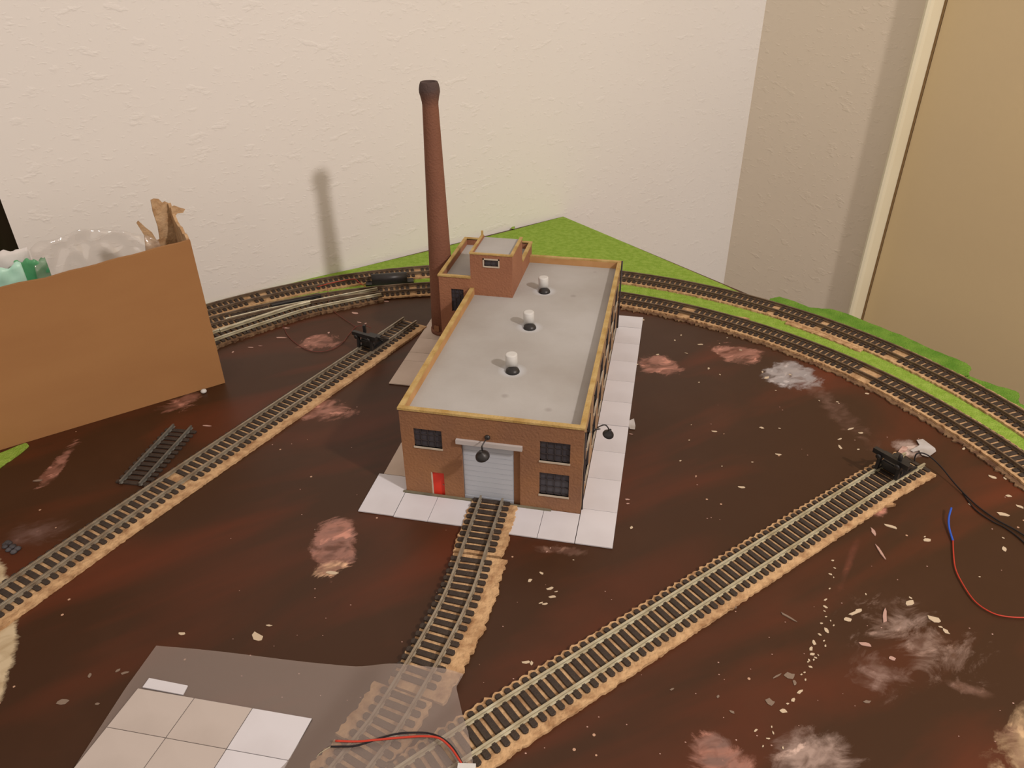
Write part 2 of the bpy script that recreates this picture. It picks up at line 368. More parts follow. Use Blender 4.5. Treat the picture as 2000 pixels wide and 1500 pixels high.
        r = nd(nt, 'ShaderNodeMapRange'); r.inputs[1].default_value = 1+amp*.5; r.inputs[2].default_value = 1+amp*.5-hard; r.inputs[4].default_value = dens
        nt.links.new(ma.outputs[0], r.inputs[0])
        cc = nd(nt, 'ShaderNodeMix', data_type='RGBA'); cc.inputs['A'].default_value = c1; cc.inputs['B'].default_value = c2
        r2 = nd(nt, 'ShaderNodeMapRange'); r2.inputs[1].default_value = .4; r2.inputs[2].default_value = .66; nt.links.new(nc.outputs[0], r2.inputs[0]); nt.links.new(r2.outputs[0], cc.inputs['Factor'])
        src = cc.outputs['Result']; fac = r.outputs[0]
        if amp > .5:
            g_ = nd(nt, 'ShaderNodeMix', data_type='RGBA'); nt.links.new(src, g_.inputs['A']); g_.inputs['B'].default_value = tuple(min(.8, v*1.9) for v in c1[:3])+(1,)
            nt.links.new(glint.outputs[0], g_.inputs['Factor']); src = g_.outputs['Result']
            hm = nd(nt, 'ShaderNodeMath', operation='MULTIPLY'); nt.links.new(fac, hm.inputs[0]); nt.links.new(hole.outputs[0], hm.inputs[1]); fac = hm.outputs[0]
        mx = nd(nt, 'ShaderNodeMix', data_type='RGBA'); nt.links.new(cur, mx.inputs['A']); nt.links.new(src, mx.inputs['B']); nt.links.new(fac, mx.inputs['Factor'])
        cur = mx.outputs['Result']
    nt.links.new(cur, b.inputs['Base Color'])
    n = nd(nt, 'ShaderNodeTexNoise'); n.inputs['Scale'].default_value = 20; n.inputs['Detail'].default_value = 6; nt.links.new(mp.outputs[0], n.inputs['Vector'])
    r = nd(nt, 'ShaderNodeMapRange'); r.inputs[3].default_value = rough-.06; r.inputs[4].default_value = rough+.12; nt.links.new(n.outputs[0], r.inputs[0]); nt.links.new(r.outputs[0], b.inputs['Roughness'])
    bp = nd(nt, 'ShaderNodeBump'); bp.inputs['Strength'].default_value = .12; bp.inputs['Distance'].default_value = .001
    nt.links.new(n.outputs[0], bp.inputs['Height']); nt.links.new(bp.outputs[0], b.inputs['Normal'])
    return m
PK1, PK2 = A(150, 102, 84), A(112, 70, 54)
GR1, GR2 = A(140, 130, 124), A(104, 88, 82)
CR1, CR2 = A(180, 158, 124), A(158, 134, 100)
def pt(px, py, ex, ey, fx, fy, c1, c2, amp=1.2, hard=.35, dens=.95):
    c = G(px, py); e = G(ex, ey)-c; f = G(fx, fy)-c
    return (c.x, c.y, math.atan2(e.y, e.x), e.length, f.length, c1, c2, amp, hard, dens)
patches = [
    pt(622, 668, 662, 664, 622, 684, PK1, PK2, 1.0, .2), pt(630, 800, 682, 806, 632, 824, PK1, PK2, 1.3, .35, .9),
    pt(652, 1068, 652, 1016, 698, 1068, PK1, A(128, 90, 76), .8, .22), pt(640, 1110, 680, 1106, 640, 1126, A(214, 170, 130), PK1, 1.5, .3),
    pt(1290, 712, 1335, 722, 1290, 732, PK1, PK2, 1.0, .25), pt(1445, 693, 1500, 712, 1440, 710, PK1, PK2, 1.2, .3),
    pt(1545, 733, 1600, 735, 1545, 760, GR1, A(150, 138, 130), .7, .2), pt(1703, 992, 1730, 985, 1705, 1010, PK1, PK2, .8, .3),
    pt(1775, 875, 1800, 870, 1776, 893, A(160, 138, 124), A(112, 84, 70), .9, .4, .8),
    pt(1795, 1250, 1905, 1310, 1760, 1290, A(142, 116, 100), A(104, 76, 60), 2.0, .9, .8), pt(1720, 1315, 1760, 1365, 1680, 1330, A(138, 110, 96), A(92, 66, 52), 1.8, .9, .7),
    pt(1765, 1215, 1830, 1200, 1765, 1235, A(136, 112, 98), A(104, 80, 66), 1.6, .9, .7), pt(1890, 1345, 1945, 1362, 1885, 1355, A(128, 96, 80), A(100, 70, 54), 1, .8, .6),
    pt(1405, 1475, 1470, 1510, 1400, 1430, PK1, A(118, 88, 76), .9, .35, .9), pt(1590, 1475, 1680, 1480, 1590, 1420, A(160, 134, 118), A(112, 90, 78), 1.1, .6, .85),
    pt(2030, 1490, 2060, 1390, 1965, 1510, A(150, 122, 90), A(118, 86, 66), 1.0, .4), 
    pt(-170, 1255, -170, 1045, 8, 1255, CR1, CR2, .3, .05, 1.0),
    pt(75, 1040, 150, 1030, 75, 1065, A(112, 86, 76), A(84, 58, 46), 1.2, 1.0, .6),
    pt(120, 900, 160, 850, 112, 895, PK1, PK2, 2.0, .4, .8), pt(355, 785, 390, 770, 350, 775, PK1, PK2, 1.6, .4, .8),
    pt(1660, 1095, 1640, 1150, 1668, 1098, A(110, 60, 44), A(86, 46, 34), 1, .9, .5),
    pt(1100, 1075, 1150, 1082, 1100, 1084, A(120, 90, 74), A(90, 60, 48), 1.8, .6, .6),
    pt(1620, 790, 1700, 870, 1610, 800, A(110, 80, 66), A(84, 56, 44), 1.8, .9, .55),
]
M['board'] = patched('brown_painted_board', A(55, 31, 15), A(88, 38, 18), patches)

# ------------------------------------------------------------------ room shell
wl = Vector((0.691, 0.723, 0)).normalized(); wn = Vector((wl.y, -wl.x, 0))      # left wall direction and normal into the room
PC = Vector((0.78, 2.47, 0)); PE = Vector((-1.177, 0.422, 0)); FZ = -TZ/S; CZ = 3.2
mb = MB(); a = PC.copy(); mb.obox(Vector((PE.x, PE.y, FZ)), (PC-PE)+wl*.3, -wn*.3, Vector((0, 0, CZ-FZ)))
o = mb.build('wall_left', M['plaster']); struct(o, 'white textured plaster wall behind the model railway')
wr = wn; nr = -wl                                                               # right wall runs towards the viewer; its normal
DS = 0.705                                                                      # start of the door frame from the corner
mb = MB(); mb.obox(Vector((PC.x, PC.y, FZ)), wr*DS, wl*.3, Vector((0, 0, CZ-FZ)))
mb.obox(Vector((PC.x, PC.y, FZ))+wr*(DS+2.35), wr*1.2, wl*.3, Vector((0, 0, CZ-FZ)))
o = mb.build('wall_right', M['plaster_side']); struct(o, 'white plaster wall beside the door, tinted for dimmer light')
# door frame: proud jamb with a rounded nose, recessed door leaf
mb = MB(); J = Vector((PC.x, PC.y, FZ))+wr*DS
prof = [(-.012, .0), (-.012, -.030), (-.004, -.044), (.006, -.050), (.014, -.044), (.018, -.030), (.018, .075), (-.012, .075)]
def sweepz(mb, O, prof, z0, z1):
    mb.plate([O+wr*a_+wl*b_+Vector((0, 0, z1-FZ)) for a_, b_ in prof], z1-z0) if False else None
    n = len(prof); vs = [O+wr*a_+wl*b_+Vector((0, 0, z)) for z in (0, z1-FZ) for a_, b_ in prof]
    mb.add(vs, [tuple(range(n)), tuple(reversed(range(n, 2*n)))]+[(i, i+n, (i+1) % n+n, (i+1) % n) for i in range(n)])
sweepz(mb, J, prof, FZ, CZ)
o = mb.build('trim_1', M['jamb']); struct(o, 'pale door jamb edge between wall and door')
mb = MB(); sweepz(mb, J+wr*.018, [(0, .031), (0, .05), (.006, .05), (.006, .031)], FZ, CZ)
o = mb.build('trim_2', M['seam']); struct(o)
mb = MB(); mb.obox(J+wr*.026+wl*.036, wr*2.25, wl*.10, Vector((0, 0, CZ-FZ)))
d1 = mb.build('door_1', M['door']); struct(d1, 'cream flush door at right')
mb = MB(); hp = J+wr*2.12+wl*.036+Vector((0, 0, 2.5)); mb.lathe(hp, [(.06, 0), (.06, .01), (.02, .014), (.02, .1), (.05, .12), (.06, .15), (.04, .18), (.0, .185)], 20, axis=-wl)
mb.build('door_handle', M['rail'], d1)
mb = MB(); mb.box(-12, 14, -12, 12, FZ-.1, FZ)
o = mb.build('floor', M['floor']); struct(o, 'grey carpeted floor')
# dark curtain past the wall's free end
mb = MB(); cpt = PE+wl*(-1.6)-wn*1.0+Vector((0, 0, FZ)); vs = []; fs = []
for i in range(61):
    q = cpt+wl*(i/60*2.6)+wn*(.05*math.sin(i*.9)+.02*math.sin(i*2.3)); vs += [q, q+Vector((0, 0, CZ-FZ))]
for i in range(60): fs.append((2*i, 2*i+2, 2*i+3, 2*i+1))
mb.add(vs, fs, True)
cu = mb.build('curtain', M['curtain']); tag(cu, 'dark olive patterned curtain beyond the left end of the white wall', 'curtain')
sm_ = cu.modifiers.new('thick', 'SOLIDIFY'); sm_.thickness = .004

# ------------------------------------------------------------------ the layout board
apex = G(1100, 422) - Vector((0, .006, 0))
be = Vector((.599, -.540, 0)).normalized()
L2 = apex - wl*1.95 ; R2 = apex + be*2.0
brd = root('layout_board', (0.3, 0, -.055))
poly = [apex, L2, Vector((L2.x, -1.0, 0)), Vector((R2.x, -1.0, 0)), R2]
MB().prism(poly, -.045, 0).build('board_top', M['board'], brd, org=(0, 0, 0))
mb = MB()
for (a_, b_) in ((poly[0], poly[1]), (poly[1], poly[2]), (poly[3], poly[4]), (poly[4], poly[0])):
    cc = Vector((.25, .2, 0)); a2 = a_+(cc-a_)*.06; b2 = b_+(cc-b_)*.06
    m_ = MB(); m_.beam(a2+Vector((0, 0, -.105)), b2+Vector((0, 0, -.105)), .05, .12); m_.build('frame_rail', M['wood'], brd)
for q in (poly[1], poly[2], poly[3], poly[4], poly[0]):
    c_ = q+(Vector((.25, .2, 0))-q)*.1
    MB().box(c_.x-.05, c_.x+.05, c_.y-.05, c_.y+.05, FZ, -.045).build('leg', M['wood'], brd)
tag(brd, 'brown painted layout board with worn pinkish patches under the whole model railway', 'table')

# tracks in plan
def circ(c, R, a0, a1, n=90): return [(c[0]+R*math.cos(math.radians(a0+(a1-a0)*i/n)), c[1]+R*math.sin(math.radians(a0+(a1-a0)*i/n))) for i in range(n+1)]
outP = Path(circ((.172, -.148), 1.316, 151, 12)); inP = Path(circ((.135, -.249), 1.262, 152, 12))
def pxpath(pts, z=.015): return Path([(q.x, q.y) for q in catmull([G(x, y, z) for x, y in pts])])
frontP = pxpath([(960.5, 972), (937, 1038.5), (903, 1138), (877.5, 1196), (845, 1257), (812, 1314), (757, 1403), (715, 1458), (672, 1512), (600, 1600)])
rightP = Path([G(1787, 896, .015), G(1720, 932.5, .015), G(1000, 1386.5, .015), G(885, 1462, .015), G(700, 1587, .015)])
leftP = Path([G(801, 623.5, .015), G(714, 682.7, .015), G(231.5, 1005.5, .015), G(15, 1154, .015), G(-150, 1267, .015)])
looseP = Path([G(356, 829, .012), G(252.5, 941, .012)])

# grass mat: outer outline from the board corner, inner edge under the inner track
mat_out = [(405, 592), (480, 573), (560, 554), (640, 536), (700, 523), (770, 506), (838, 490), (900, 474), (955, 461), (1010, 447), (1100, 423),
           (1200, 465), (1300, 508), (1413, 556), (1500, 597)]
def ragged(pts, amp, k=6):
    out = []
    for i in range(len(pts)-1):
        a_, b_ = Vector(pts[i]), Vector(pts[i+1])
        for j in range(k):
            t = j/k; out.append(a_.lerp(b_, t)+Vector((random.uniform(-amp, amp), random.uniform(-amp, amp), 0)))
    return out+[Vector(pts[-1])]
om = [G(x, y, .003) for x, y in mat_out]
lft = om[0]-wl*.35
outer = [lft]+om+[Vector((om[-1].x, om[-1].y, 0)) + be*t for t in (.25, .5, .8)]
inner = [Vector((.135+1.235*math.cos(math.radians(a_)), -.249+1.235*math.sin(math.radians(a_)), 0)) for a_ in range(14, 158, 2)]
MBm = MB().prism([(q.x, q.y) for q in outer+inner], .0002, .003)
o = MBm.build('grass_mat', M['grass'], org=(0, 1, .0002))
tag(o, 'flat green grass mat in the board corner and between the curved tracks', 'grass mat')
# extra ragged green strips overhanging at the right
strip1 = [(1500, 592), (1506, 583), (1522, 580), (1545, 586), (1580, 600), (1605, 603), (1625, 604), (1652, 612), (1700, 632), (1760, 655), (1825, 684), (1880, 706), (1896, 716), (1893, 733), (1870, 738), (1820, 720), (1700, 668), (1600, 628)]
g1 = [G(x, y, .006) for x, y in strip1]; g1 = ragged(g1+[g1[0]], .0022, 4)[:-1]
o = MB().prism([(q.x, q.y) for q in g1], .0031, .0066).build('grass_strip', M['grass2'])
tag(o, 'longer bright green grass strip outside the outer curve, beside the door jamb', 'grass strip')
strip2 = [(1884, 738), (1892, 734), (1940, 752), (1978, 762), (1992, 770), (1990, 788), (2040, 812), (2100, 850), (2080, 880), (1995, 822), (1930, 776)]
g2 = [G(x, y, .006) for x, y in strip2]; g2 = ragged(g2+[g2[0]], .0022, 4)[:-1]
o = MB().prism([(q.x, q.y) for q in g2], .0031, .0066).build('grass_strip', M['grass2'])
tag(o, 'small bright green grass strip outside the outer curve at the right edge of the photo', 'grass strip')
g3 = [G(x, y, .003) for x, y in [(-60, 905), (0, 885), (50, 865), (56, 870), (36, 888), (12, 903), (0, 913), (-60, 940)]]
o = MB().prism([(q.x, q.y) for q in ragged(g3+[g3[0]], .0015, 3)[:-1]], .0002, .003).build('grass_scrap', M['grass'])
tag(o, 'small olive green grass scrap under the near bottom edge of the cardboard box', 'grass mat')

# ------------------------------------------------------------------ cork roadbeds
def cork(path, s0, s1, lo_, hi, z0, th, name, label, m_='cork', jit=.0022, group=None, scal=0):
    n = max(4, int((s1-s0)/.0045)); A_, B_ = [], []
    for i in range(n+1):
        p, t, q = path.at(s0+(s1-s0)*i/n)
        ja = jit*(noise.noise(Vector((p.x*130, p.y*130, 1)))*1.6+random.uniform(-.5, .5)); jb = jit*(noise.noise(Vector((p.x*130, p.y*130, 7)))*1.6+random.uniform(-.5, .5))
        ja -= scal*(math.cos(2*math.pi*((s1-s0)*i/n-.012)/.0165)-.2)
        A_.append(p+q*(lo_+ja)); B_.append(p+q*(hi+jb))
    mb = MB(); vs = []
    for z in (z0+th, z0):
        vs += [Vector((v.x, v.y, z)) for v in A_]+[Vector((v.x, v.y, z)) for v in B_]
    k = n+1; fs = []
    for i in range(n):
        fs += [(i, i+1, k+i+1, k+i), (2*k+i, 3*k+i, 3*k+i+1, 2*k+i+1), (i, 2*k+i, 2*k+i+1, i+1), (k+i, k+i+1, 3*k+i+1, 3*k+i)]
    fs += [(0, k, 3*k, 2*k), (n, 2*k+n, 3*k+n, k+n)]
    if hi > lo_: fs = fs
    mb.add(vs, fs); o = mb.build(name, M[m_]); tag(o, label, 'cork strip', group); 
    return o
# (positive offset = left of travel direction)
CK = .006
cork(outP, 0, outP.len, -.047, .046, .003, .005, 'cork_roadbed', 'cork roadbed strip under the outer curved track')
# outer curve travels clockwise: its right hand (negative offset) is the inner side
cork(inP, 0, inP.len, -.046, .044, .003, .005, 'cork_roadbed', 'cork roadbed strip under the inner curved track', jit=.002)
cork(inP, inP.near(G(1225, 585)[:2]), inP.len, -.060, -.030, .0002, .0032, 'cork_roadbed', 'dusty ragged lower cork layer showing inside the inner curve at right', 'cork_dull', .006)
cork(outP, outP.near(G(1545, 625)[:2]), outP.near(G(1700, 680)[:2]), -.064, -.040, .003, .004, 'cork_scrap', 'pale cork sliver along the inner side of the outer curve', jit=.002)
s1 = frontP.near(G(890, 1080)[:2])
sA = frontP.near(G(914, 1084)[:2])
cork(frontP, .004, sA, -.040, .054, .0002, CK, 'cork_roadbed', 'short cork roadbed piece just outside the factory door', jit=.003)
sB = frontP.near(G(800, 1355)[:2])
cork(frontP, sA+.006, sB, -.036, .062, .0002, CK, 'cork_roadbed', 'middle cork roadbed piece of the factory spur with a wide right edge', jit=.003)
cork(frontP, sB+.004, frontP.near(G(712, 1470)[:2]), -.056, .045, .0002, CK, 'cork_roadbed', 'cork roadbed piece of the factory spur under the frosted plastic sheet', jit=.003)
cork(frontP, frontP.near(G(705, 1480)[:2]), frontP.len, -.052, .052, .0002, CK, 'cork_roadbed', 'cork roadbed at the near end of the factory spur, lowest in the photo', jit=.004)
cork(rightP, 0, rightP.len, -.0425, .051, .0002, CK, 'cork_roadbed', 'long straight cork roadbed under the right spur with the wired buffer stop', jit=.0014, scal=-.0022)
cork(leftP, 0, leftP.len, -.036, .058, .0002, CK, 'cork_roadbed', 'long straight cork roadbed under the left spur', jit=.0014, scal=-.002)
for k, (x, y, w_, lab) in enumerate([(1716, 985, .02, 'torn cork lump at the edge of the right spur roadbed'), (1560, 636, .02, 'tan cork scrap lying on the grass between the curves'), (1440, 622, .022, 'small tan cork scrap on the grass beside the inner curve')]):
    c_ = G(x, y, .003 if k else 0); pts = [(c_.x+w_*math.cos(a_)*random.uniform(.7, 1.3)*1.3, c_.y+w_*.5*math.sin(a_)*random.uniform(.7, 1.2)) for a_ in [i*math.pi/5 for i in range(10)]]
    o = MB().prism(pts, .0031 if k else .0002, .006).build('cork_scrap', M['cork']); tag(o, lab, 'cork strip')

# ------------------------------------------------------------------ tracks
GA = .0222        # half distance between the rail centres
def sleeper_mesh(half=.0385, w=.0098, h=.0036):
    mb = MB(); bv = .0011
    k = .0026; hw = w/2; bv = .0009
    o8 = [(-half, -hw+k), (-half+k*.8, -hw), (half-k*.8, -hw), (half, -hw+k), (half, hw-k), (half-k*.8, hw), (-half+k*.8, hw), (-half, hw-k)]
    i8 = [(x*(1-bv/half), y*(1-bv/hw*.7)) for x, y in o8]
    vs = [(x, y, 0) for x, y in o8]+[(x, y, h-bv*.6) for x, y in o8]+[(x, y, h) for x, y in i8]
    mb.add(vs, [tuple(reversed(range(8))), tuple(range(16, 24))]+[(i, (i+1) % 8, (i+1) % 8+8, i+8) for i in range(8)]+[(i+8, (i+1) % 8+8, (i+1) % 8+16, i+16) for i in range(8)])
    for sx_ in (-1, 1):
        for q in (-1, 1):
            c_ = sx_*GA+q*.0034; mb.box(c_-.0014, c_+.0014, -w*.3, w*.3, h, h+.0016)
    return mb.mesh('sleeper', M['sleeper'], Vector((0, 0, 0)))
SLP = sleeper_mesh()
RAILP = [(-.0034, 0), (.0034, 0), (.0034, .0012), (.0010, .0020), (.0010, .0052), (.0021, .0058), (.0021, .0076), (.0019, .0080), (-.0019, .0080), (-.0021, .0076), (-.0021, .0058), (-.0010, .0052), (-.0010, .0020), (-.0034, .0012)]
def rail_mb(path, off, z, s0=0, s1=None, step=.03, off1=None):
    s1 = path.len if s1 is None else s1; n = max(2, int((s1-s0)/step)); mb = MB(); vs = []; fs = []; k = len(RAILP)
    for i in range(n+1):
        f = i/n; p, t, q = path.at(s0+(s1-s0)*f); oo = off if off1 is None else off+(off1-off)*f
        for (a_, b_) in RAILP: vs.append(Vector((p.x, p.y, 0))+q*(oo-a_)+Vector((0, 0, z+b_)))
    for i in range(n):
        for j in range(k): fs.append((i*k+j, i*k+(j+1) % k, (i+1)*k+(j+1) % k, (i+1)*k+j))
    fs += [tuple(reversed(range(k))), tuple(n*k+j for j in range(k))]
    return mb.add(vs, fs)
def track(name, label, path, z, pitch=.0165, rails=(0, None), skip=(), rm='rail', s0=.004, s1=None, cat='railway track', group=None):
    p0 = path.at(path.len*.5)[0]; r_ = root(name, (p0.x, p0.y, z)); tag(r_, label, cat, group)
    for sgn in (-1, 1): rail_mb(path, sgn*GA, z+.0036, rails[0], rails[1]).build('rail', M[rm], r_)
    s1 = path.len if s1 is None else s1; d = s0
    while d < s1:
        if not any(a_ <= d <= b_ for a_, b_ in skip):
            p, t, q = path.at(d); ob = bpy.data.objects.new('sleeper', SLP); COL.objects.link(ob)
            put(ob, (p.x, p.y, z+random.uniform(0, .0002)), r_); ob.rotation_euler = (0, 0, math.atan2(q.y, q.x)+random.uniform(-.012, .012))
        d += pitch
    return r_
def gap(path, px, py, w=.02): s_ = path.near(G(px, py, .01)[:2]); return (s_-w/2, s_+w/2)
track('curved_track', 'outer curved model railway track nearest the walls', outP, .008, skip=[gap(outP, 1514, 604), gap(outP, 1757, 692, .024), gap(outP, 1610, 633, .02), gap(outP, 820, 532, .022), gap(outP, 487, 583), gap(outP, 520, 578)], rm='rail_rusty')
track('curved_track', 'inner curved model railway track beside the brown board area', inP, .008, skip=[gap(inP, 1342, 606, .022), gap(inP, 1701, 726, .04), gap(inP, 806, 562, .02), (inP.near(G(530, 603)[:2]), inP.near(G(745, 568)[:2]))], rm='rail_rusty')
track('factory_spur', 'model railway spur curving from the factory roller door towards the plastic sheet', frontP, CK, skip=[gap(frontP, 911, 1084, .017), gap(frontP, 800, 1340, .016)], rm='rail')
track('straight_spur', 'long straight right spur ending at the wired buffer stop', rightP, CK, rm='rail_bright')
track('straight_spur', 'long straight left spur ending near the paving card by the chimney', leftP, CK, s0=.014, skip=[gap(leftP, 348, 927, .02)], rm='rail')
track('loose_track', 'short loose grey track piece without cork lying beside the left spur', looseP, .0003, pitch=.0158, rm='rail_grey', s0=.012)

# turnout and siding at the far left
swP = Path([(q.x, q.y) for q in catmull([Vector((G(x, y, .015).x, G(x, y, .015).y, 0)) for x, y in [(395, 668), (423, 655), (552, 612), (604, 597), (669, 583.5), (741, 570)]])])
tp0 = swP.at(swP.len*.55)[0]
tn_ = root('turnout', (tp0.x, tp0.y, .008)); tag(tn_, 'turnout with shiny rails left of the chimney on the inner curve', 'railway track')
for sg in (-1, 1): rail_mb(swP, sg*GA, .0125).build('rail', M['rail_bright'], tn_)
a0, a1 = inP.near(G(530, 603)[:2]), inP.near(G(745, 568)[:2])
sF = inP.near(G(604, 592)[:2])
rail_mb(inP, -GA+.006, .0127, inP.near(G(440, 628)[:2]), sF, off1=-GA+.005).build('check_rail', M['rail_bright'], tn_)
rail_mb(swP, GA-.006, .0127, swP.len*.12, swP.len*.62, off1=GA-.005).build('check_rail', M['rail_bright'], tn_)
d = 0
while d < swP.len-.003:
    p, t, q = swP.at(d); si = inP.near((p.x, p.y)); pi, ti, qi = inP.at(si); sep = (pi-p).length
    mb = MB(); half = .0385
    if sep < .085:
        c_ = (p+pi)/2; dr = (pi-p).normalized() if sep > .004 else qi
        if dr.dot(q) < 0: dr = -dr
        half = .0385+sep/2
    else: c_ = p; dr = q
    mb.beam(Vector((c_.x, c_.y, .0102))-dr*half, Vector((c_.x, c_.y, .0102))+dr*half, .0084, .0043); mb.build('sleeper', M['sleeper'], tn_)
    d += .0165
cork(swP, 0, swP.len, -.047, .05, .0002, .0078, 'cork_roadbed', 'ragged pinkish cork under the turnout left of the chimney', 'cork_dull', .004)
mb = MB(); pa, pb = G(530, 597, .012), G(626, 577, .012); mb.beam(Vector((pa.x, pa.y, .012)), Vector((pb.x, pb.y, .012)), .022, .010)
o = mb.build('point_motor', M['black']); tag(o, 'flat black point motor strip lying along the turnout', 'point motor')
r_ = root('point_motor', G(760, 560)); tag(r_, 'black ribbed point motor housing between the two curves left of the chimney', 'point motor')
pa, pb = G(727, 557, .006), G(796, 552, .006); dd = (pb-pa).normalized()
MB().obox(Vector((pa.x, pa.y, .0032)), pb-pa, Vector((-dd.y, dd.x, 0))*.035, Vector((0, 0, .016))).build('housing', M['black'], r_)
mb = MB(); q = Vector((-dd.y, dd.x, 0))
mb.tube([Vector((pa.x, pa.y, .019))+q*.017, Vector((pb.x, pb.y, .019))+q*.017], .0165, 14).build('cover', M['black'], r_)
for sg in (0, 1):
    e_ = (pa if sg == 0 else pb)-dd*(.02 if sg == 0 else 0)
    MB().obox(Vector((e_.x, e_.y, .0032)), dd*.02, q*.03, Vector((0, 0, .005))).build('mounting_lug', M['black'], r_)

# ------------------------------------------------------------------ buffer stops
def buffer_stop(path, s_, label, rich):
    p, t, q = path.at(s_); o_ = Vector((p.x, p.y, CK+.0045)); r_ = root('buffer_stop', o_); tag(r_, label, 'buffer stop')
    bk = -t   # towards the spur's end
    Z = Vector((0, 0, 1)); H_ = .046
    for sg in (-1, 1):
        e = o_+q*sg*GA
        MB().beam(e+Z*.0085-bk*.004, e+Z*(H_)+bk*.002-bk*.004, .0066, .0068).build('post', M['black'], r_)
        MB().beam(e+Z*(H_-.003), e+bk*.062+Z*.009, .0045, .005).build('brace', M['black'], r_)
        MB().beam(e+Z*.0088-bk*.008, e+bk*.066+Z*.0088, .006, .0035).build('base_bar', M['black'], r_)
        f = o_+q*sg*.021-bk*.006+Z*(H_-.004)
        MB().lathe(f, [(.0018, 0), (.0018, .006), (.0055, .0065), (.0055, .0085), (.002, .0092)], 14, axis=-bk).build('buffer_head', M['black'], r_)
    MB().beam(o_-q*.039+Z*H_-bk*.002, o_+q*.039+Z*H_-bk*.002, .010, .0105).build('buffer_beam', M['black'], r_)
    MB().beam(o_-q*.028+Z*.024+bk*.002, o_+q*.028+Z*.024+bk*.002, .005, .007).build('cross_bar', M['black'], r_)
    MB().beam(o_-q*.030+Z*.031+bk*.026, o_+q*.030+Z*.031+bk*.026, .006, .007).build('cross_bar', M['black'], r_)
    MB().beam(o_-q*.024+Z*.0115+bk*.046, o_+q*.024+Z*.0115+bk*.046, .010, .006).build('cross_bar', M['black'], r_)
    MB().obox(o_-q*.018+Z*.010+bk*.004, q*.036, bk*.040, Z*.020).build('lamp_housing', M['black'], r_)
    if rich:
        MB().lathe(o_+q*.016+Z*.048, [(.004, 0), (.0045, .012), (.003, .016), (.001, .018)], 12).build('lamp', M['black'], r_)
    else:
        MB().beam(o_-q*.026+Z*(H_-.012)+bk*.030, o_-q*.026+Z*(H_+.010)+bk*.030, .007, .007).build('hook', M['black'], r_)
    return r_
sR = rightP.near(G(1728, 925, .013)[:2]); buffer_stop(rightP, sR, 'black buffer stop with wired lamp at the end of the right spur', True)
sL = leftP.near(G(715, 683, .013)[:2]); buffer_stop(leftP, sL, 'black buffer stop near the far end of the left spur', False)

# ------------------------------------------------------------------ factory
WD, LN, H = .357, .80, .206; RZ = .189; T = .0075
F = root('factory_building', (.178, .4, 0)); tag(F, 'brown brick factory model with grey flat roof in the middle of the board', 'building')
def wall_holes(axis, v0, v1, u0, u1, z0, z1, holes):
    """wall slab of thickness v0..v1 spanning u0..u1, z0..z1 with rectangular openings"""
    us = sorted({u0, u1}|{h[0] for h in holes}|{h[1] for h in holes}); zs = sorted({z0, z1}|{h[2] for h in holes}|{h[3] for h in holes}); mb = MB()
    for i in range(len(us)-1):
        for j in range(len(zs)-1):
            cu_, cz_ = (us[i]+us[i+1])/2, (zs[j]+zs[j+1])/2
            if any(h[0] < cu_ < h[1] and h[2] < cz_ < h[3] for h in holes): continue
            if axis == 'y': mb.box(us[i], us[i+1], v0, v1, zs[j], zs[j+1])
            else: mb.box(v0, v1, us[i], us[i+1], zs[j], zs[j+1])
    return mb
def window(u0, u1, z0, z1, y, parent=F, nx=4, nz=3, sill=True, rec=.003):
    w_ = MB(); t_ = .0014
    w_.box(u0, u1, y+rec, y+rec+.002, z0, z0+t_*1.5).box(u0, u1, y+rec, y+rec+.002, z1-t_*1.5, z1).box(u0, u0+t_*1.5, y+rec, y+rec+.002, z0, z1).box(u1-t_*1.5, u1, y+rec, y+rec+.002, z0, z1)
    for i in range(1, nx):
        x = u0+(u1-u0)*i/nx; w_.box(x-t_/2, x+t_/2, y+rec, y+rec+.002, z0, z1)
    for j in range(1, nz):
        z = z0+(z1-z0)*j/nz; w_.box(u0, u1, y+rec, y+rec+.002, z-t_/2, z+t_/2)
    f_ = w_.build('window', M['frame'], parent)
    MB().box(u0, u1, y+rec+.002, y+rec+.0035, z0, z1).build('pane', M['pane'], f_)
    if sill: MB().box(u0-.001, u1+.001, y-.0018, y+rec, z0-.0035, z0).build('sill', M['sill'], f_)
holes = [(.026, .083, .122, .164), (.055, .082, 0, .061), (.121, .237, 0, .146), (.275, .333, .123, .168), (.275, .333, .041, .094)]
wall_holes('y', 0, T, 0, WD, 0, H, holes).build('front_wall', M['brick'], F)
for h_ in (holes[0], holes[3], holes[4]): window(*h_, 0)
d_ = MB().box(.055, .082, .004, .006, 0, .061).build('door', M['reddoor'], F)
MB().box(.055, .0572, .0005, .004, 0, .061).build('door_frame', M['sill'], d_)
MB().lathe((.0785, .004, .03), [(.001, 0), (.001, .002)], 8, axis=(0, -1, 0)).build('door_handle', M['rail'], d_)
# roller gate in its recess
MB().box(.223, .240, .008, .010, 0, .146).build('recess_wall', M['brick'], F)
g_ = MB().box(.121, .223, .0085, .0105, .004, .146).build('roller_door', M['gate'], F)
for k in range(11):
    z = .008+k*.0126; MB().box(.1225, .2215, .0079, .0088, z, z+.0121).build('slat', M['gate'], g_)
MB().box(.1215, .2225, .0068, .0088, .0, .007).build('slat', M['gate'], g_)
MB().box(.112, .242, -.006, .001, .1425, .152).build('lintel', M['lintel'], F)
MB().box(-.006, .3, -.0055, 0, .0003, .0055).build('plinth', M['plinth'], F)
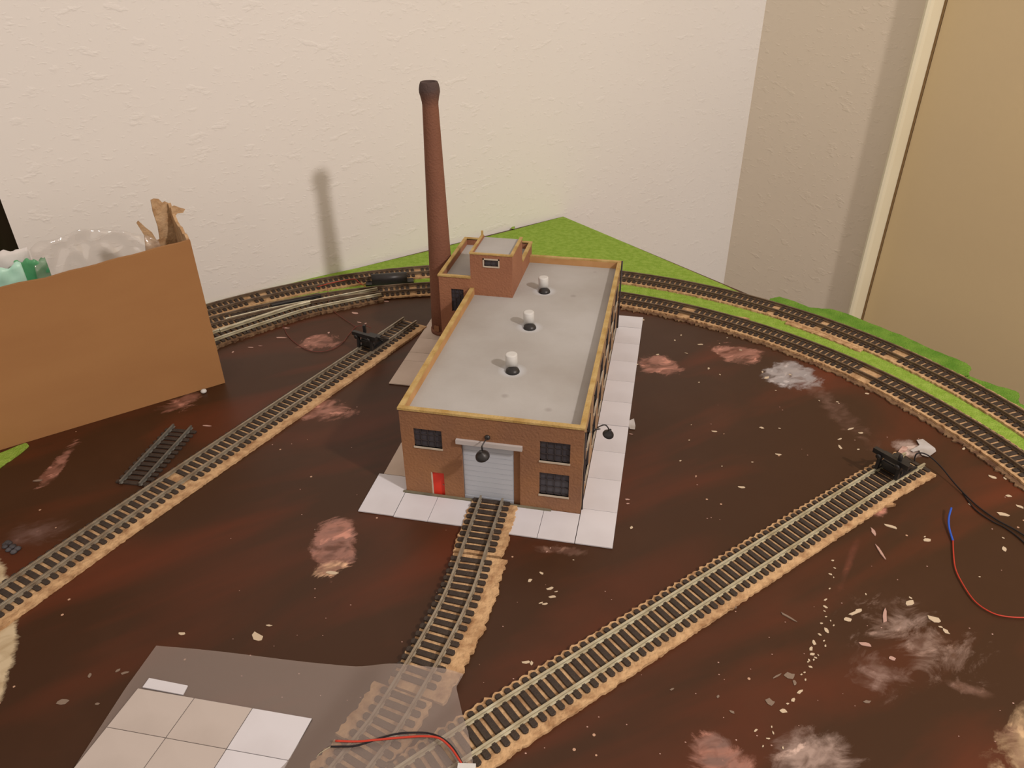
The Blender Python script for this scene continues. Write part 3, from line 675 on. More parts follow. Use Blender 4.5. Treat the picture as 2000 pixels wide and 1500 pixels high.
# right wall with rows of dark windows
hs = []
for k in range(6):
    y = .055+k*.123; hs += [(y, y+.056, .123, .168), (y, y+.056, .041, .094)]
wall_holes('x', WD-T, WD, T, LN, 0, H, hs).build('side_wall', M['brick_side'], F)
for (y0, y1, z0, z1) in hs:
    w_ = MB(); t_ = .0016
    w_.box(WD-.006, WD+.0012, y0, y0+t_*1.4, z0, z1).box(WD-.006, WD+.0012, y1-t_*1.4, y1, z0, z1).box(WD-.006, WD+.0012, y0, y1, z1-t_*1.4, z1)
    for i in (1, 2, 3): yy = y0+(y1-y0)*i/4; w_.box(WD-.005, WD-.003, yy-t_/2, yy+t_/2, z0, z1)
    for j in (1, 2): zz = z0+(z1-z0)*j/3; w_.box(WD-.005, WD-.003, y0, y1, zz-t_/2, zz+t_/2)
    f_ = w_.build('window', M['frame'], F)
    MB().box(WD-.007, WD-.0052, y0, y1, z0, z1).build('pane', M['pane'], f_)
    MB().box(WD-.004, WD+.0035, y0-.003, y1+.003, z0-.0045, z0).build('sill', M['sill'], f_)
MB().tube([(WD+.004, .792, .01), (WD+.004, .792, H+.006)], .0022, 8).build('drainpipe', M['frame'], F)
MB().tube([(WD+.003, .006, .01), (WD+.003, .006, H-.012)], .0016, 8).build('drainpipe', M['frame'], F)
MB().box(0, T, T, .558, 0, H).build('side_wall', M['brick_side'], F)
MB().box(T, WD-T, LN-T, LN, 0, H).build('back_wall', M['brick'], F)
# roof deck and parapet lining
def roofmat():
    m, nt, b = newmat('grey_flat_roof'); b.inputs['Roughness'].default_value = .8; b.inputs['Specular IOR Level'].default_value = .25
    tc = nd(nt, 'ShaderNodeTexCoord'); n = nd(nt, 'ShaderNodeTexNoise'); n.inputs['Scale'].default_value = 9; n.inputs['Detail'].default_value = 6; nt.links.new(tc.outputs['Object'], n.inputs['Vector'])
    r = nd(nt, 'ShaderNodeMapRange'); r.inputs[1].default_value = .35; r.inputs[2].default_value = .68; nt.links.new(n.outputs[0], r.inputs[0])
    mx = nd(nt, 'ShaderNodeMix', data_type='RGBA'); mx.inputs['A'].default_value = A(162, 154, 144); mx.inputs['B'].default_value = A(142, 132, 120); nt.links.new(r.outputs[0], mx.inputs['Factor']); cur = mx.outputs['Result']
    v = nd(nt, 'ShaderNodeTexVoronoi'); v.inputs['Scale'].default_value = 26; nt.links.new(tc.outputs['Object'], v.inputs['Vector'])
    r = nd(nt, 'ShaderNodeMapRange'); r.inputs[1].default_value = .10; r.inputs[2].default_value = .04; r.inputs[4].default_value = .35; nt.links.new(v.outputs['Distance'], r.inputs[0])
    mx = nd(nt, 'ShaderNodeMix', data_type='RGBA'); mx.inputs['B'].default_value = A(110, 100, 90); nt.links.new(cur, mx.inputs['A']); nt.links.new(r.outputs[0], mx.inputs['Factor']); cur = mx.outputs['Result']
    for (x, y) in PIPES:
        mm = nd(nt, 'ShaderNodeMapping', vector_type='TEXTURE'); mm.inputs['Location'].default_value = ((x)*S, (y)*S, 0); mm.inputs['Scale'].default_value = (.032*S, .032*S, 1)
        nt.links.new(tc.outputs['Object'], mm.inputs['Vector'])
        fl = nd(nt, 'ShaderNodeVectorMath', operation='MULTIPLY'); fl.inputs[1].default_value = (1, 1, 0); nt.links.new(mm.outputs[0], fl.inputs[0])
        ln = nd(nt, 'ShaderNodeVectorMath', operation='LENGTH'); nt.links.new(fl.outputs[0], ln.inputs[0])
        r = nd(nt, 'ShaderNodeMapRange'); r.inputs[1].default_value = 1; r.inputs[2].default_value = .35; r.inputs[4].default_value = .6; nt.links.new(ln.outputs[1], r.inputs[0])
        mx = nd(nt, 'ShaderNodeMix', data_type='RGBA'); mx.inputs['B'].default_value = A(196, 194, 192); nt.links.new(cur, mx.inputs['A']); nt.links.new(r.outputs[0], mx.inputs['Factor']); cur = mx.outputs['Result']
    nt.links.new(cur, b.inputs['Base Color'])
    n = nd(nt, 'ShaderNodeTexNoise'); n.inputs['Scale'].default_value = 300; nt.links.new(tc.outputs['Object'], n.inputs['Vector'])
    bp = nd(nt, 'ShaderNodeBump'); bp.inputs['Strength'].default_value = .2; bp.inputs['Distance'].default_value = .001
    nt.links.new(n.outputs[0], bp.inputs['Height']); nt.links.new(bp.outputs[0], b.inputs['Normal'])
    return m
PX = [((1001, 724), (998, 717)), ((1034.5, 639), (1033.5, 633)), ((1063, 569), (1062, 563))]
PIPES = [(G(*a_, RZ).x, G(*a_, RZ).y) for a_, b_ in PX]
M['roof'] = roofmat()
MB().box(T, WD-T, T, LN-T, RZ-.008, RZ).build('roof_deck', M['roof'], F, org=(0, 0, RZ))
# parapet lining (thin inner face) and ochre coping
CH = .0045
MB().box(T, WD-T, T, T+.0012, RZ, H-.0005).box(T, T+.0012, T, .558, RZ, H-.0005).box(WD-T-.0012, WD-T, T, LN-T, RZ, H-.0005).box(.107, WD-T, LN-T-.0012, LN-T, RZ, H-.0005).build('parapet_lining', M['parapet'], F)
for (x0, x1, y0, y1) in ((-.002, WD+.002, -.002, T+.001), (-.002, T+.001, T+.001, .557), (WD-T-.001, WD+.002, T+.001, LN+.002), (.108, WD-T-.001, LN-T-.001, LN+.002)):
    MB().box(x0, x1, y0, y1, H-CH+.003, H+.003).build('coping', M['coping'], F)
# annex (boiler house) behind on the left
AX0, AX1, AY0, AY1, AH = -.084, .107, .558, .823, .2355
T2 = .007
wall_holes('y', AY0, AY0+T2, AX0, 0.0, 0, AH, [(-.053, -.020, .138, .201)]).build('annex_wall', M['brick_red'], F)
window(-.053, -.020, .138, .201, AY0, nx=3, nz=5, sill=False)
MB().box(AX0, AX0+T2, AY0+T2, AY1, 0, AH).build('annex_wall', M['brick_red'], F)
MB().box(AX0+T2, AX1-T2, AY1-T2, AY1, 0, AH).build('annex_wall', M['brick_red'], F)
MB().box(AX1-T2, AX1, .6855, AY1, RZ*.5, AH).build('annex_wall', M['brick_red'], F)
MB().box(AX0+T2, AX1-T2, AY0+T2, AY1-T2, AH-.024, AH-.017).build('annex_roof', M['roof'], F, org=(0, 0, AH-.017))
for (x0, x1, y0, y1) in ((AX0-.002, 0, AY0-.002, AY0+T2), (AX0-.002, AX0+T2, AY0+T2, AY1+.002), (AX0+T2, AX1+.002, AY1-T2, AY1+.002), (AX1-T2, AX1+.002, .687, AY1-T2)):
    MB().box(x0, x1, y0, y1, AH-.002, AH+.0025).build('coping', M['coping'], F)
# penthouse
PY1, PH = .685, .300
wall_holes('y', AY0, AY0+T2, 0, AX1, RZ-.01, PH, [(.036, .072, .2705, .2865)]).build('penthouse_wall', M['brick_red'], F)
window(.036, .072, .2705, .2865, AY0, nx=2, nz=1)
mb = MB(); mb.box(.033, .036, AY0-.0015, AY0+.002, .267, .290).box(.072, .075, AY0-.0015, AY0+.002, .267, .290).box(.033, .075, AY0-.0015, AY0+.002, .2865, .290); mb.build('window_surround', M['sill'], F)
MB().box(AX1-T2, AX1, AY0+T2, PY1, RZ-.01, PH).build('penthouse_wall', M['brick_red'], F)
MB().box(0, T2, AY0+T2, PY1, RZ-.01, PH).build('penthouse_wall', M['brick_red'], F)
MB().box(T2, AX1-T2, PY1-T2, PY1, RZ-.01, PH-.006).build('penthouse_wall', M['brick_red'], F)
MB().box(T2, AX1-T2, AY0+T2, PY1, PH-.012, PH-.004).build('penthouse_roof', M['roof'], F, org=(0, 0, PH-.004))
for (x0, x1, y0, y1) in ((-.0015, AX1+.0015, AY0-.0015, AY0+.005), (-.0015, .005, AY0+.005, PY1+.001), (AX1-.006, AX1+.0015, AY0+.005, PY1+.001)):
    MB().box(x0, x1, y0, y1, PH-.001, PH+.0025).build('coping', M['coping'], F)
MB().box(-.001, .004, PY1-.004, PY1+.001, PH, PH+.013).build('corner_stub', M['coping'], F)

# roof vents
for i, (a_, b_) in enumerate(PX):
    c_ = Vector((PIPES[i][0], PIPES[i][1], RZ)); w_ = G(*b_, RZ)
    lab = ['white roof vent nearest the front parapet', 'middle white roof vent on the grey roof', 'white roof vent farthest back beside the penthouse'][i]
    r_ = root('roof_vent', c_); tag(r_, lab, 'roof vent', 'white roof vents on the factory')
    e = Vector((c_.x-.003, c_.y+.009, RZ+.0005)); ax = Vector((-.04, .0, 1))
    MB().lathe(e, [(.0128, 0), (.0128, .033), (.0122, .0342), (.010, .035)], 28, axis=ax).build('pipe', M['white'], r_)
    mb = MB(); pr = [(.0152*math.cos(k/8*math.pi/2), .0115*math.sin(k/8*math.pi/2)) for k in range(8)]+[(.0006, .0115)]
    mb.lathe(Vector((c_.x+.001, c_.y-.004, RZ)), pr, 24).build('vent_mouth', M['black'], r_)

# lamps
def lamp(base, hood, out, label, dia):
    r_ = root('wall_lamp', base); tag(r_, label, 'lamp', 'gooseneck lamps on the factory')
    out = Vector(out)
    MB().lathe(base, [(.0055, 0), (.0055, .002), (.0025, .005)], 16, axis=out).build('wall_plate', M['black'], r_)
    return r_
fb = PL(952, 854, 1, 0); fh = PL(941.5, 889, 1, -.040)
r_ = lamp(fb, fh, (0, -1, 0), 'black gooseneck lamp hanging in front of the roller door', .026)
pth = catmull([fb+Vector((0, -.001, 0)), fb+Vector((0, -.016, .004)), fb+Vector((-.004, -.028, -.002)), (fb+fh)/2+Vector((-.001, -.014, -.001)), fh+Vector((.0005, .002, .018)), fh+Vector((0, 0, .007))], 6)
MB().tube(pth, .0013, 8).build('gooseneck', M['black'], r_)
hood = [(.0135, -.003), (.0138, -.0045), (.0130, -.001), (.0085, .0045), (.004, .008), (.0028, .011), (.0022, .014)]
tl = (-.15, -.35, 1)
MB().lathe(fh, [(.001, -.0035), (.0128, -.004)]+hood[1:], 24, axis=tl).build('shade', M['black'], r_)
MB().lathe(fh+Vector((.001, -.0, -.0085)), [(.0005, 0), (.0025, .0008), (.0035, .003), (.003, .006)], 12, axis=tl).build('bulb', M['white'], r_)
sb = Vector((WD, .095, .135)); 
sb = PL(1159, 839, 0, WD); sh = PL(1188.5, 847, 0, WD+.044)
r_ = lamp(sb, sh, (1, 0, 0), 'black gooseneck lamp sticking out of the right side wall over the paving', .022)
pth = catmull([sb+Vector((.001, 0, 0)), sb+Vector((.014, 0, .003)), PL(1167, 836, 0, WD+.022), PL(1173, 832, 0, WD+.03), PL(1182, 830, 0, WD+.038), PL(1188, 836, 0, WD+.044), sh+Vector((0, 0, .006))], 6)
MB().tube(pth, .0012, 8).build('gooseneck', M['black'], r_)
MB().lathe(sh, [(.001, -.0032), (.0102, -.0035), (.0106, -.0028), (.0098, 0), (.0066, .004), (.0036, .0075), (.0024, .012)], 24, axis=(.25, -.25, 1)).build('shade', M['black'], r_)
MB().lathe(sh+Vector((0, 0, -.0078)), [(.0005, 0), (.0025, .0008), (.0032, .003), (.003, .005)], 12).build('bulb', M['white'], r_)

TH = .0035
# chimney
cc = Vector((-.1215, .697, TH)); ch = root('factory_chimney', cc); tag(ch, 'tall tapered red-brown chimney with a sooty top beside the factory annex', 'chimney')
RB = .0355
def rr(z): return RB+(.0198-RB)*min(1, z/.61)
prof = [(rr(.014), .012), (rr(.1), .1), (rr(.3), .3), (rr(.5), .5), (.0196, .615), (.0202, .622), (.0226, .634), (.0252, .644), (.0252, .652), (.0232, .662), (.0212, .667), (.0205, .668), (.0150, .668), (.0145, .62)]
MB().lathe(cc, prof, 40).build('stack', M['chimney'], ch, org=cc)
MB().lathe(cc, [(RB+.002, .0003), (RB+.002, .010), (RB, .013), (RB-.001, .013)], 40).build('base', M['chimney'], ch, org=cc)
for k, (x, y) in enumerate([(857, 617), (854, 628)]):
    pass
MB().obox(cc+Vector((-.018, -.038, .014)), (.014, 0, 0), (0, .01, 0), (0, 0, .016)).build('clean_out_door', M['brick'], ch)

# ------------------------------------------------------------------ paving cards (each slab its own piece)
TH = .0035
def slab(mb, q, g=.0012, z0=.0012, z1=TH):
    q = [Vector((v.x, v.y, 0)) for v in q]; c_ = sum(q, Vector((0, 0, 0)))/4
    p_ = [v+(c_-v).normalized()*g for v in q]
    mb.prism([(v.x, v.y) for v in p_], z0, z1); return mb
def pave(label, cols, rows, mt='card', name='paving_card', skip=(), z=0.0):
    """cols: x coordinates, rows: y coordinates of the joints"""
    c_ = Vector(((cols[0]+cols[-1])/2, (rows[0]+rows[-1])/2, z+.0003)); r_ = root(name, c_); tag(r_, label, 'paving', 'pale paving cards around the factory')
    MB().box(cols[0]+.0004, cols[-1]-.0004, rows[0]+.0004, rows[-1]-.0004, z+.0003, z+.0012).build('card_base', M['card_edge'], r_)
    for i in range(len(cols)-1):
        for j in range(len(rows)-1):
            g_ = .00045
            MB().box(cols[i]+(g_ if i else 0), cols[i+1]-(g_ if i+2 < len(cols) else 0), rows[j]+(g_ if j else 0), rows[j+1]-(g_ if j+2 < len(rows) else 0), z+.0012, z+TH).build('paving_slab', M[mt], r_)
    return r_
XR0, XR1 = .3585, .4285
pave('lower pale paving strip along the right side wall, under the side lamp', [XR0, XR1], [-.083, .016, .116, .213, .3145])
pave('upper pale paving strip of five slabs along the right side wall', [XR0, XR1], [.3165, .417, .515, .617, .716, .813])
pave('small single paving slab at the far end of the right side paving', [XR0, XR1], [.8150, .885])
pave('two pale paving slabs in front of the red door', [-.001, .0685, .139], [-.079, -.0065])
pave('two pale paving slabs in front of the right-hand windows', [.220, .286, .3570], [-.083, -.0015])
pave('single corner paving slab at the front left factory corner', [-.0755, -.0025], [-.077, .043], 'card')
pave('narrow paving card along the left wall near the front corner', [-.066, -.0015], [.0445, .157], 'card_shade_tan')
pave('wide shade-tinted paving card on the left reaching the chimney base', [-.180, -.0015], [.394, .512, .557], 'card_shade_tan')
pave('shade-tinted paving card under the foot of the chimney', [-.180, -.0855], [.5585, .64, .74, .82], 'card_shade_tan')

# card lying on the frosted sheet (bottom left)
def g2d(x, y): v = G(x, y, .006); return Vector((v.x, v.y, 0))
a_, b_, c_ = g2d(269, 1344), g2d(610, 1403), g2d(208, 1420)
ux = (b_-a_)/3; uy = (c_-a_)
r_ = root('paving_card', (a_.x, a_.y, .0045)); tag(r_, 'pale grid-lined paving card lying on the frosted plastic sheet at the bottom', 'paving')
zc = .0042
mb = MB(); mb.prism([(v.x, v.y) for v in (a_, b_, b_+uy*2.6, a_+uy*2.6)], zc, zc+.0007); mb.build('card_base', M['card_edge'], r_)
for i in range(3):
    for j in range(3):
        h_ = 1 if j < 2 else .6
        q = [a_+ux*i+uy*j, a_+ux*(i+1)+uy*j, a_+ux*(i+1)+uy*(j+h_), a_+ux*i+uy*(j+h_)]
        slab(MB(), q, .0009, zc+.0007, zc+.002).build('paving_slab', M['card_shaded' if i < 2 else 'card'], r_)
q = [g2d(291, 1324), g2d(367, 1339), g2d(357.5, 1357), g2d(278, 1342)]
o = slab(MB(), q, .0003, zc, zc+.002).build('paving_slab', M['card'])
tag(o, 'small loose paving strip above the grid-lined card on the plastic sheet', 'paving')

# frosted plastic sheet, draped over the rails
def sheet_h(x, y):
    z = .0035
    for P_ in (frontP, rightP):
        dd_ = min((Vector((x, y, 0))-q_).length for q_ in P_.p[::1]) if P_ is frontP else None
        if P_ is rightP:
            a2, b2 = P_.p[1], P_.p[4]; t_ = (b2-a2).normalized(); w_ = Vector((x, y, 0))-a2; dd_ = abs(w_.x*t_.y-w_.y*t_.x)
        k = max(0, min(1, (dd_-.030)/.075)); k = 1-k*k*(3-2*k)
        z = max(z, .0035+k*.0155)
    return z
topE = [(305, 1261), (784, 1303), (905.5, 1317)]; outl = []
def sp(x, y):
    z = .004
    for _ in range(4): v = G(x, y, z); z = sheet_h(v.x, v.y)
    return G(x, y, z)
nu, nv = 56, 30; vs = []; fs = []
def rowedge(t):   # left and right edge in the sheet's own outline
    Ls = [(305, 1261), (245, 1344), (188, 1432), (145, 1499), (60, 1630)]; Rs = [(905.5, 1317), (891, 1342), (903, 1394), (915, 1432), (935, 1560)]
    k = t*4; i = min(3, int(k)); f = k-i
    return [tuple(E_[i][c]+(E_[i+1][c]-E_[i][c])*f for c in (0, 1)) for E_ in (Ls, Rs)]
for j in range(nv+1):
    (lx, ly), (rx, ry) = rowedge(j/nv)
    L_, R_ = sp(lx, ly), sp(rx, ry)
    for i in range(nu+1):
        f = i/nu; x = L_.x+(R_.x-L_.x)*f; y = L_.y+(R_.y-L_.y)*f
        if j == 0: y += .0015*math.sin(f*9)
        vs.append(Vector((x, y, sheet_h(x, y))))
for j in range(nv):
    for i in range(nu): k = j*(nu+1)+i; fs.append((k, k+nu+1, k+nu+2, k+1))
o = MB().add(vs, fs, True).build('plastic_sheet', M['sheet']); tag(o, 'frosted translucent plastic sheet lying over the tracks at the bottom', 'plastic sheet')

# ------------------------------------------------------------------ cardboard box and contents
bc = Vector((-.593, .320, 0)); bd = Vector((-.694, -.720, 0)); bn = Vector((-.720, .694, 0)); BH = .384; BT = .008; BL = .60; BDp = .135
B = root('cardboard_box', bc+bd*.3+bn*.06+Vector((0, 0, .0003))); tag(B, 'open brown cardboard box with torn flaps at the left', 'box')
def bp_(l, w, z): return bc+bd*l+bn*w+Vector((0, 0, z))
def bpanel(name, pts, th, axis, m_='box', parent=B):
    # pts in (a, z); axis 'l' : panel in plane w=th position etc.
    return None
# front panel with a slightly uneven top
top = [(BL*i/24, BH-.001*(1+math.sin(i*1.7))-(.018 if i/24 > .5 else .036*i/24)) for i in range(25)]
pts = [bp_(l, 0, z) for l, z in top]+[bp_(BL, 0, .0005), bp_(0, 0, .0005)]
mb = MB(); n_ = len(pts); mb.add(pts+[p+bn*BT for p in pts], [tuple(range(n_)), tuple(reversed(range(n_, 2*n_)))]+[(i, i+n_, (i+1) % n_+n_, (i+1) % n_) for i in range(n_)]); mb.build('front_panel', M['box'], B)
def vpanel(name, base, d_, prof, nrm, m_):
    pts = [base+d_*a_+Vector((0, 0, z)) for a_, z in prof]; n_ = len(pts); mb = MB()
    mb.add(pts+[p+nrm*BT*.8 for p in pts], [tuple(range(n_)), tuple(reversed(range(n_, 2*n_)))]+[(i, i+n_, (i+1) % n_+n_, (i+1) % n_) for i in range(n_)]); return mb.build(name, M[m_], B)
vpanel('side_panel', bp_(0, BT, 0), bn, [(0, .0005), (BDp-BT, .0005), (BDp-BT, .432), (.120, .436), (.108, .412), (.100, .415), (.085, .400), (.065, .396), (.045, .398), (.030, .388), (.010, .392), (0, .386)], bd, 'box_in')
vpanel('back_panel', bp_(0, BDp, 0), bd, [(0, .0005), (BL, .0005), (BL, .30), (.35, .31), (.10, .30), (.080, .33), (.074, .368), (.083, .400), (.078, .405), (.066, .385), (.056, .372), (.050, .350), (.043, .352), (.040, .382), (.042, .42), (.040, .447), (.032, .449), (.022, .446), (.016, .436), (.010, .438), (0, .430)], bn, 'box_in')
vpanel('side_panel', bp_(BL-BT, BT, 0), bn, [(0, .0005), (BDp-BT, .0005), (BDp-BT, .37), (0, .37)], bd, 'box')
mb = MB(); mb.obox(bp_(BT, BT, .001), bd*(BL-2*BT), bn*(BDp-BT), Vector((0, 0, .006))); mb.build('bottom_panel', M['box'], B)
fl = [PN(x, y, bp_(0, .115, 0), bn) for x, y in [(333, 404), (340, 401), (350, 405), (361, 408), (357, 415), (346, 416), (342, 421), (337, 425)]]
MB().plate(fl, .003).build('torn_paper', M['box_in'], B)

def crumple(name, corners, nu, nv, amp, sc, seed, mt, label, cat, bulge=0.0, th=.0003, arch=0.0):
    """sheet spanned by four corners (3D) with fold-like displacement"""
    a_, b_, c_, d_ = [Vector(q) for q in corners]; nr_ = (b_-a_).cross(d_-a_).normalized(); vs = []; fs = []
    for j in range(nv+1):
        for i in range(nu+1):
            u, v = i/nu, j/nv; p = a_.lerp(b_, u).lerp(d_.lerp(c_, u), v)
            q = Vector((p.x*sc+seed, p.y*sc, p.z*sc)); w_ = 1-abs(noise.noise(q))*2
            w2 = 1-abs(noise.noise(q*2.3+Vector((5, 1, 2))))*2
            p = p+nr_*(amp*(w_-.5)+amp*.4*(w2-.5)+bulge*math.sin(math.pi*u)*math.sin(math.pi*min(1, v*.5+.5)))
            p = p+Vector((0, 0, arch*v*math.sin(math.pi*u)))
            if v == 1: p += Vector((0, 0, .012*noise.noise(Vector((u*6+seed, 0, 0)))))
            vs.append(p)
    for j in range(nv):
        for i in range(nu): k = j*(nu+1)+i; fs.append((k, k+1, k+nu+2, k+nu+1))
    o = MB().add(vs, fs, True).build(name, M[mt]); tag(o, label, cat); m_ = o.modifiers.new('thick', 'SOLIDIFY'); m_.thickness = th; return o
def bpx(x, y, w_): return PN(x, y, bp_(0, w_, 0), bn)
def down(v, z): return Vector((v.x, v.y, z))
t1, t2 = bpx(58, 486, .055), bpx(305, 452, .055)
crumple('plastic_bag', [down(bpx(50, 540, .03), .12), down(bpx(320, 480, .03), .12), t2+Vector((0, 0, -.02)), t1], 60, 40, .011, 24, 3, 'bag', 'clear crumpled plastic bag bulging out of the cardboard box', 'bag', bulge=-.02, arch=.035)
t1, t2 = bpx(-60, 505, .10), bpx(52, 482, .10)
crumple('paper_sheet', [down(t1, .2), down(t2, .2), t2+Vector((0, 0, 0)), t1], 20, 20, .012, 14, 8, 'paper', 'crumpled white paper at the back of the cardboard box', 'paper')
t1, t2 = bpx(-60, 545, .045), bpx(40, 512, .045)
crumple('mint_wrapper', [down(t1, .2), down(t2, .2), t2, t1], 20, 20, .008, 20, 11, 'mint', 'pale mint green wrapper in the box at the left photo edge', 'wrapper')
t1, t2 = bpx(26, 510, .06), bpx(88, 503, .06)
crumple('green_wrapper', [down(t1, .2), down(t2, .2), t2, t1], 16, 16, .008, 20, 14, 'green_film', 'dark green wrapper in the box beside the clear bag', 'wrapper')

# ------------------------------------------------------------------ wires
def zwire(pts, r, name, m_, label=None, parent=None, n=7):
    P_ = catmull([Vector(G(x, y, z)) for x, y, z in pts], 8)
    o = MB().tube(P_, r, n).build(name, M[m_], parent)
    if label: tag(o, label, 'wire')
    return o
zwire([(1786, 901, .012), (1787, 893, .020), (1791, 886, .028), (1802, 885, .030), (1818, 893, .026), (1840, 914, .016), (1868, 948, .006), (1905, 985, .003), (1945, 1014, .003), (1985, 1036, .003), (2030, 1066, .003)], .0015, 'lamp_wire', 'wire_black', 'black wire looping from the right buffer stop lamp to the photo edge')
zwire([(1880, 963, .002), (1905, 995, .002), (1938, 1018, .002), (1962, 1030, .002), (1992, 1052, .002), (2030, 1090, .002)], .0012, 'lamp_wire', 'wire_black', 'thin black wire lying beside the buffer stop wire')
r_ = root('two_colour_wire', G(1857, 1055, .002)); tag(r_, 'thin red wire with a blue end curving across the right of the board', 'wire')
zwire([(1858, 992, .012), (1853, 1012, .009), (1854, 1032, .005), (1861, 1056, .003)], .0019, 'blue_end', 'wire_blue', parent=r_)
zwire([(1861, 1054, .003), (1862, 1078, .003), (1866, 1110, .003), (1880, 1140, .003), (1902, 1172, .003), (1928, 1192, .003), (1958, 1203, .003), (2005, 1206, .003), (2060, 1200, .003)], .0012, 'red_wire', 'wire_red', parent=r_)
W0 = root('twin_wire', G(900, 1490, .02)); tag(W0, 'red and black twin wire with white plug lying on the plastic sheet at the bottom', 'wire')
zwire([(646, 1458, .022), (662, 1458, .022), (692, 1457, .023), (718, 1450, .024), (748, 1440, .026), (776, 1433, .028), (800, 1431, .03), (836, 1432, .03), (862, 1441, .03), (884, 1460, .03), (900, 1486, .028), (908, 1499, .027)], .0014, 'black_wire', 'wire_black', parent=W0)
zwire([(655, 1447, .026), (700, 1448, .025), (745, 1444, .026), (790, 1440, .028), (830, 1438, .03), (858, 1442, .031), (880, 1460, .031), (898, 1486, .030), (905, 1499, .028)], .0016, 'red_wire', 'wire_red', parent=W0)
zwire([(646, 1458, .022), (634, 1465, .020), (624, 1472, .018), (617, 1481, .014)], .0005, 'bare_end', 'rail_bright', parent=W0)
q = G(912, 1512, .026); MB().obox(q+Vector((-.012, -.010, -.003)), (.024, .004, 0), (-.003, .020, 0), (0, 0, .008)).build('plug', M['white'], W0)
zwire([(553, 596, .020), (553, 612, .010), (553, 632, .004), (560, 652, .002), (575, 668, .002), (597, 682, .002), (622, 687, .002), (648, 682, .002), (668, 670, .002), (684, 650, .002), (696, 638, .003), (712, 636, .012), (724, 640, .02)], .0009, 'loop_wire', 'wire_dark_red', 'thin dull red wire looping on the board between turnout and left buffer stop')
zwire([(620, 560, .024), (650, 552, .024), (690, 545, .024), (702, 552, .022), (722, 566, .008)], .0010, 'feed_wire', 'wire_red', 'short red wire over the outer curve left of the point motor')
zwire([(640, 560, .022), (641, 580, .018), (645, 600, .006), (665, 618, .002), (695, 638, .003)], .0008, 'feed_wire', 'wire_dark_red', 'faint thin wire crossing the turnout down to the left buffer stop')

# ------------------------------------------------------------------ scraps, flakes and crumbs
def flake_mesh(seed, n, el):
    rnd = random.Random(seed); pts = []
    for i in range(n):
        a_ = 2*math.pi*i/n+rnd.uniform(-.2, .2); q = rnd.uniform(.65, 1.15); pts.append((math.cos(a_)*q, math.sin(a_)*q*el))
    return MB().prism(pts, 0, .10)
FM = {}
def flake(px, py, w_, el, ang, m_, label, group):
    sd = (px*7+py) % 5; key = (sd, m_)
    if key not in FM: FM[key] = flake_mesh(sd, 7+sd % 3, .75).mesh('paint_flake', M[m_], Vector((0, 0, 0)))
    ob = bpy.data.objects.new('paint_flake', FM[key]); COL.objects.link(ob)
    c_ = G(px, py); put(ob, (c_.x, c_.y, .0002)); k = (CAM-c_).length/FPX*.5*w_
    ob.scale = (k, k*el/.75, max(.008, k*.9)); ob.rotation_euler = (0, 0, math.radians(ang))
    tag(ob, label, 'paint flake', group)
def ordn(n):
    if n == 1: return 'first'
    return '%d%s' % (n, 'th' if 10 < n % 100 < 14 else {1: 'st', 2: 'nd', 3: 'rd'}.get(n % 10, 'th'))
def fl_set(items, m_, label, group):
    vert = 'trail' in label
    order = sorted(range(len(items)), key=lambda k: items[k][1] if vert else items[k][0])
    rank = {k: n+1 for n, k in enumerate(order)}
    for k_, it in enumerate(items):
        x, y, w_ = it[:3]; el = it[3] if len(it) > 3 else .6; an = it[4] if len(it) > 4 else (x*37+y*11) % 180
        flake(x, y, w_, el, an, m_, label+', '+ordn(rank[k_])+(' from its top' if vert else ' from the left'), group)
fl_set([(1626,1095,6),(1630,1110,5),(1622,1122,7),(1628,1128,4),(1620,1150,5),(1612,1172,9,.4,50),(1612,1186,9),(1610,1194,5),(1613,1205,5),(1604,1218,6),(1622,1213,4),(1628,1222,5),(1614,1232,13,.6,110),(1601,1240,7),(1609,1252,5),(1612,1262,6),(1590,1256,12),(1584,1268,11,.6,80),(1586,1278,10),(1580,1290,6),(1593,1285,6),(1598,1280,4),(1589,1289,5),(1578,1293,5),(1583,1303,8),(1571,1314,5),(1565,1318,5),(1573,1328,6),(1562,1352,15,.4,50),(1549,1368,10,.7,70),(1538,1375,6),(1530,1389,14,.7,30),(1507,1420,5),(1476,1427,10,.4,55),(1510,1432,7,.4,110),(1500,1443,8,.4,10),(1490,1458,5),(1529,1461,6)], 'chip_cream', 'tiny cream flake in the lower right dotted trail', 'flakes in the dotted trail')
fl_set([(1058,1120,10),(1035,1134,11,.7,80),(1074,1150,16,.45,35),(1086,1156,8,.3,30),(1079,1166,17,.4,28),(1064,1180,13,.4,25),(1056,1178,10,.3,35),(1027,1294,18,.4,20),(1038,1296,10),(1233,1031,9),(1120,1094,4)], 'chip_cream', 'cream paint flake between factory spur and right spur', 'flakes between the two spurs')
fl_set([(1395,843,12,.4,5),(1488,836,9),(1520,888,13,.4,0),(1522,837,5),(1640,858,11,.35,40),(1661,838,16,.25,35),(1681,846,10,.5,20),(1676,878,6),(1641,874,14,.4,110),(1448,952,15,.45,5),(1328,901,3),(1329,900,5),(1410,911,4),(1469,903,5)], 'chip_cream', 'pale paint flake between inner curve and right spur', 'flakes above the right spur')
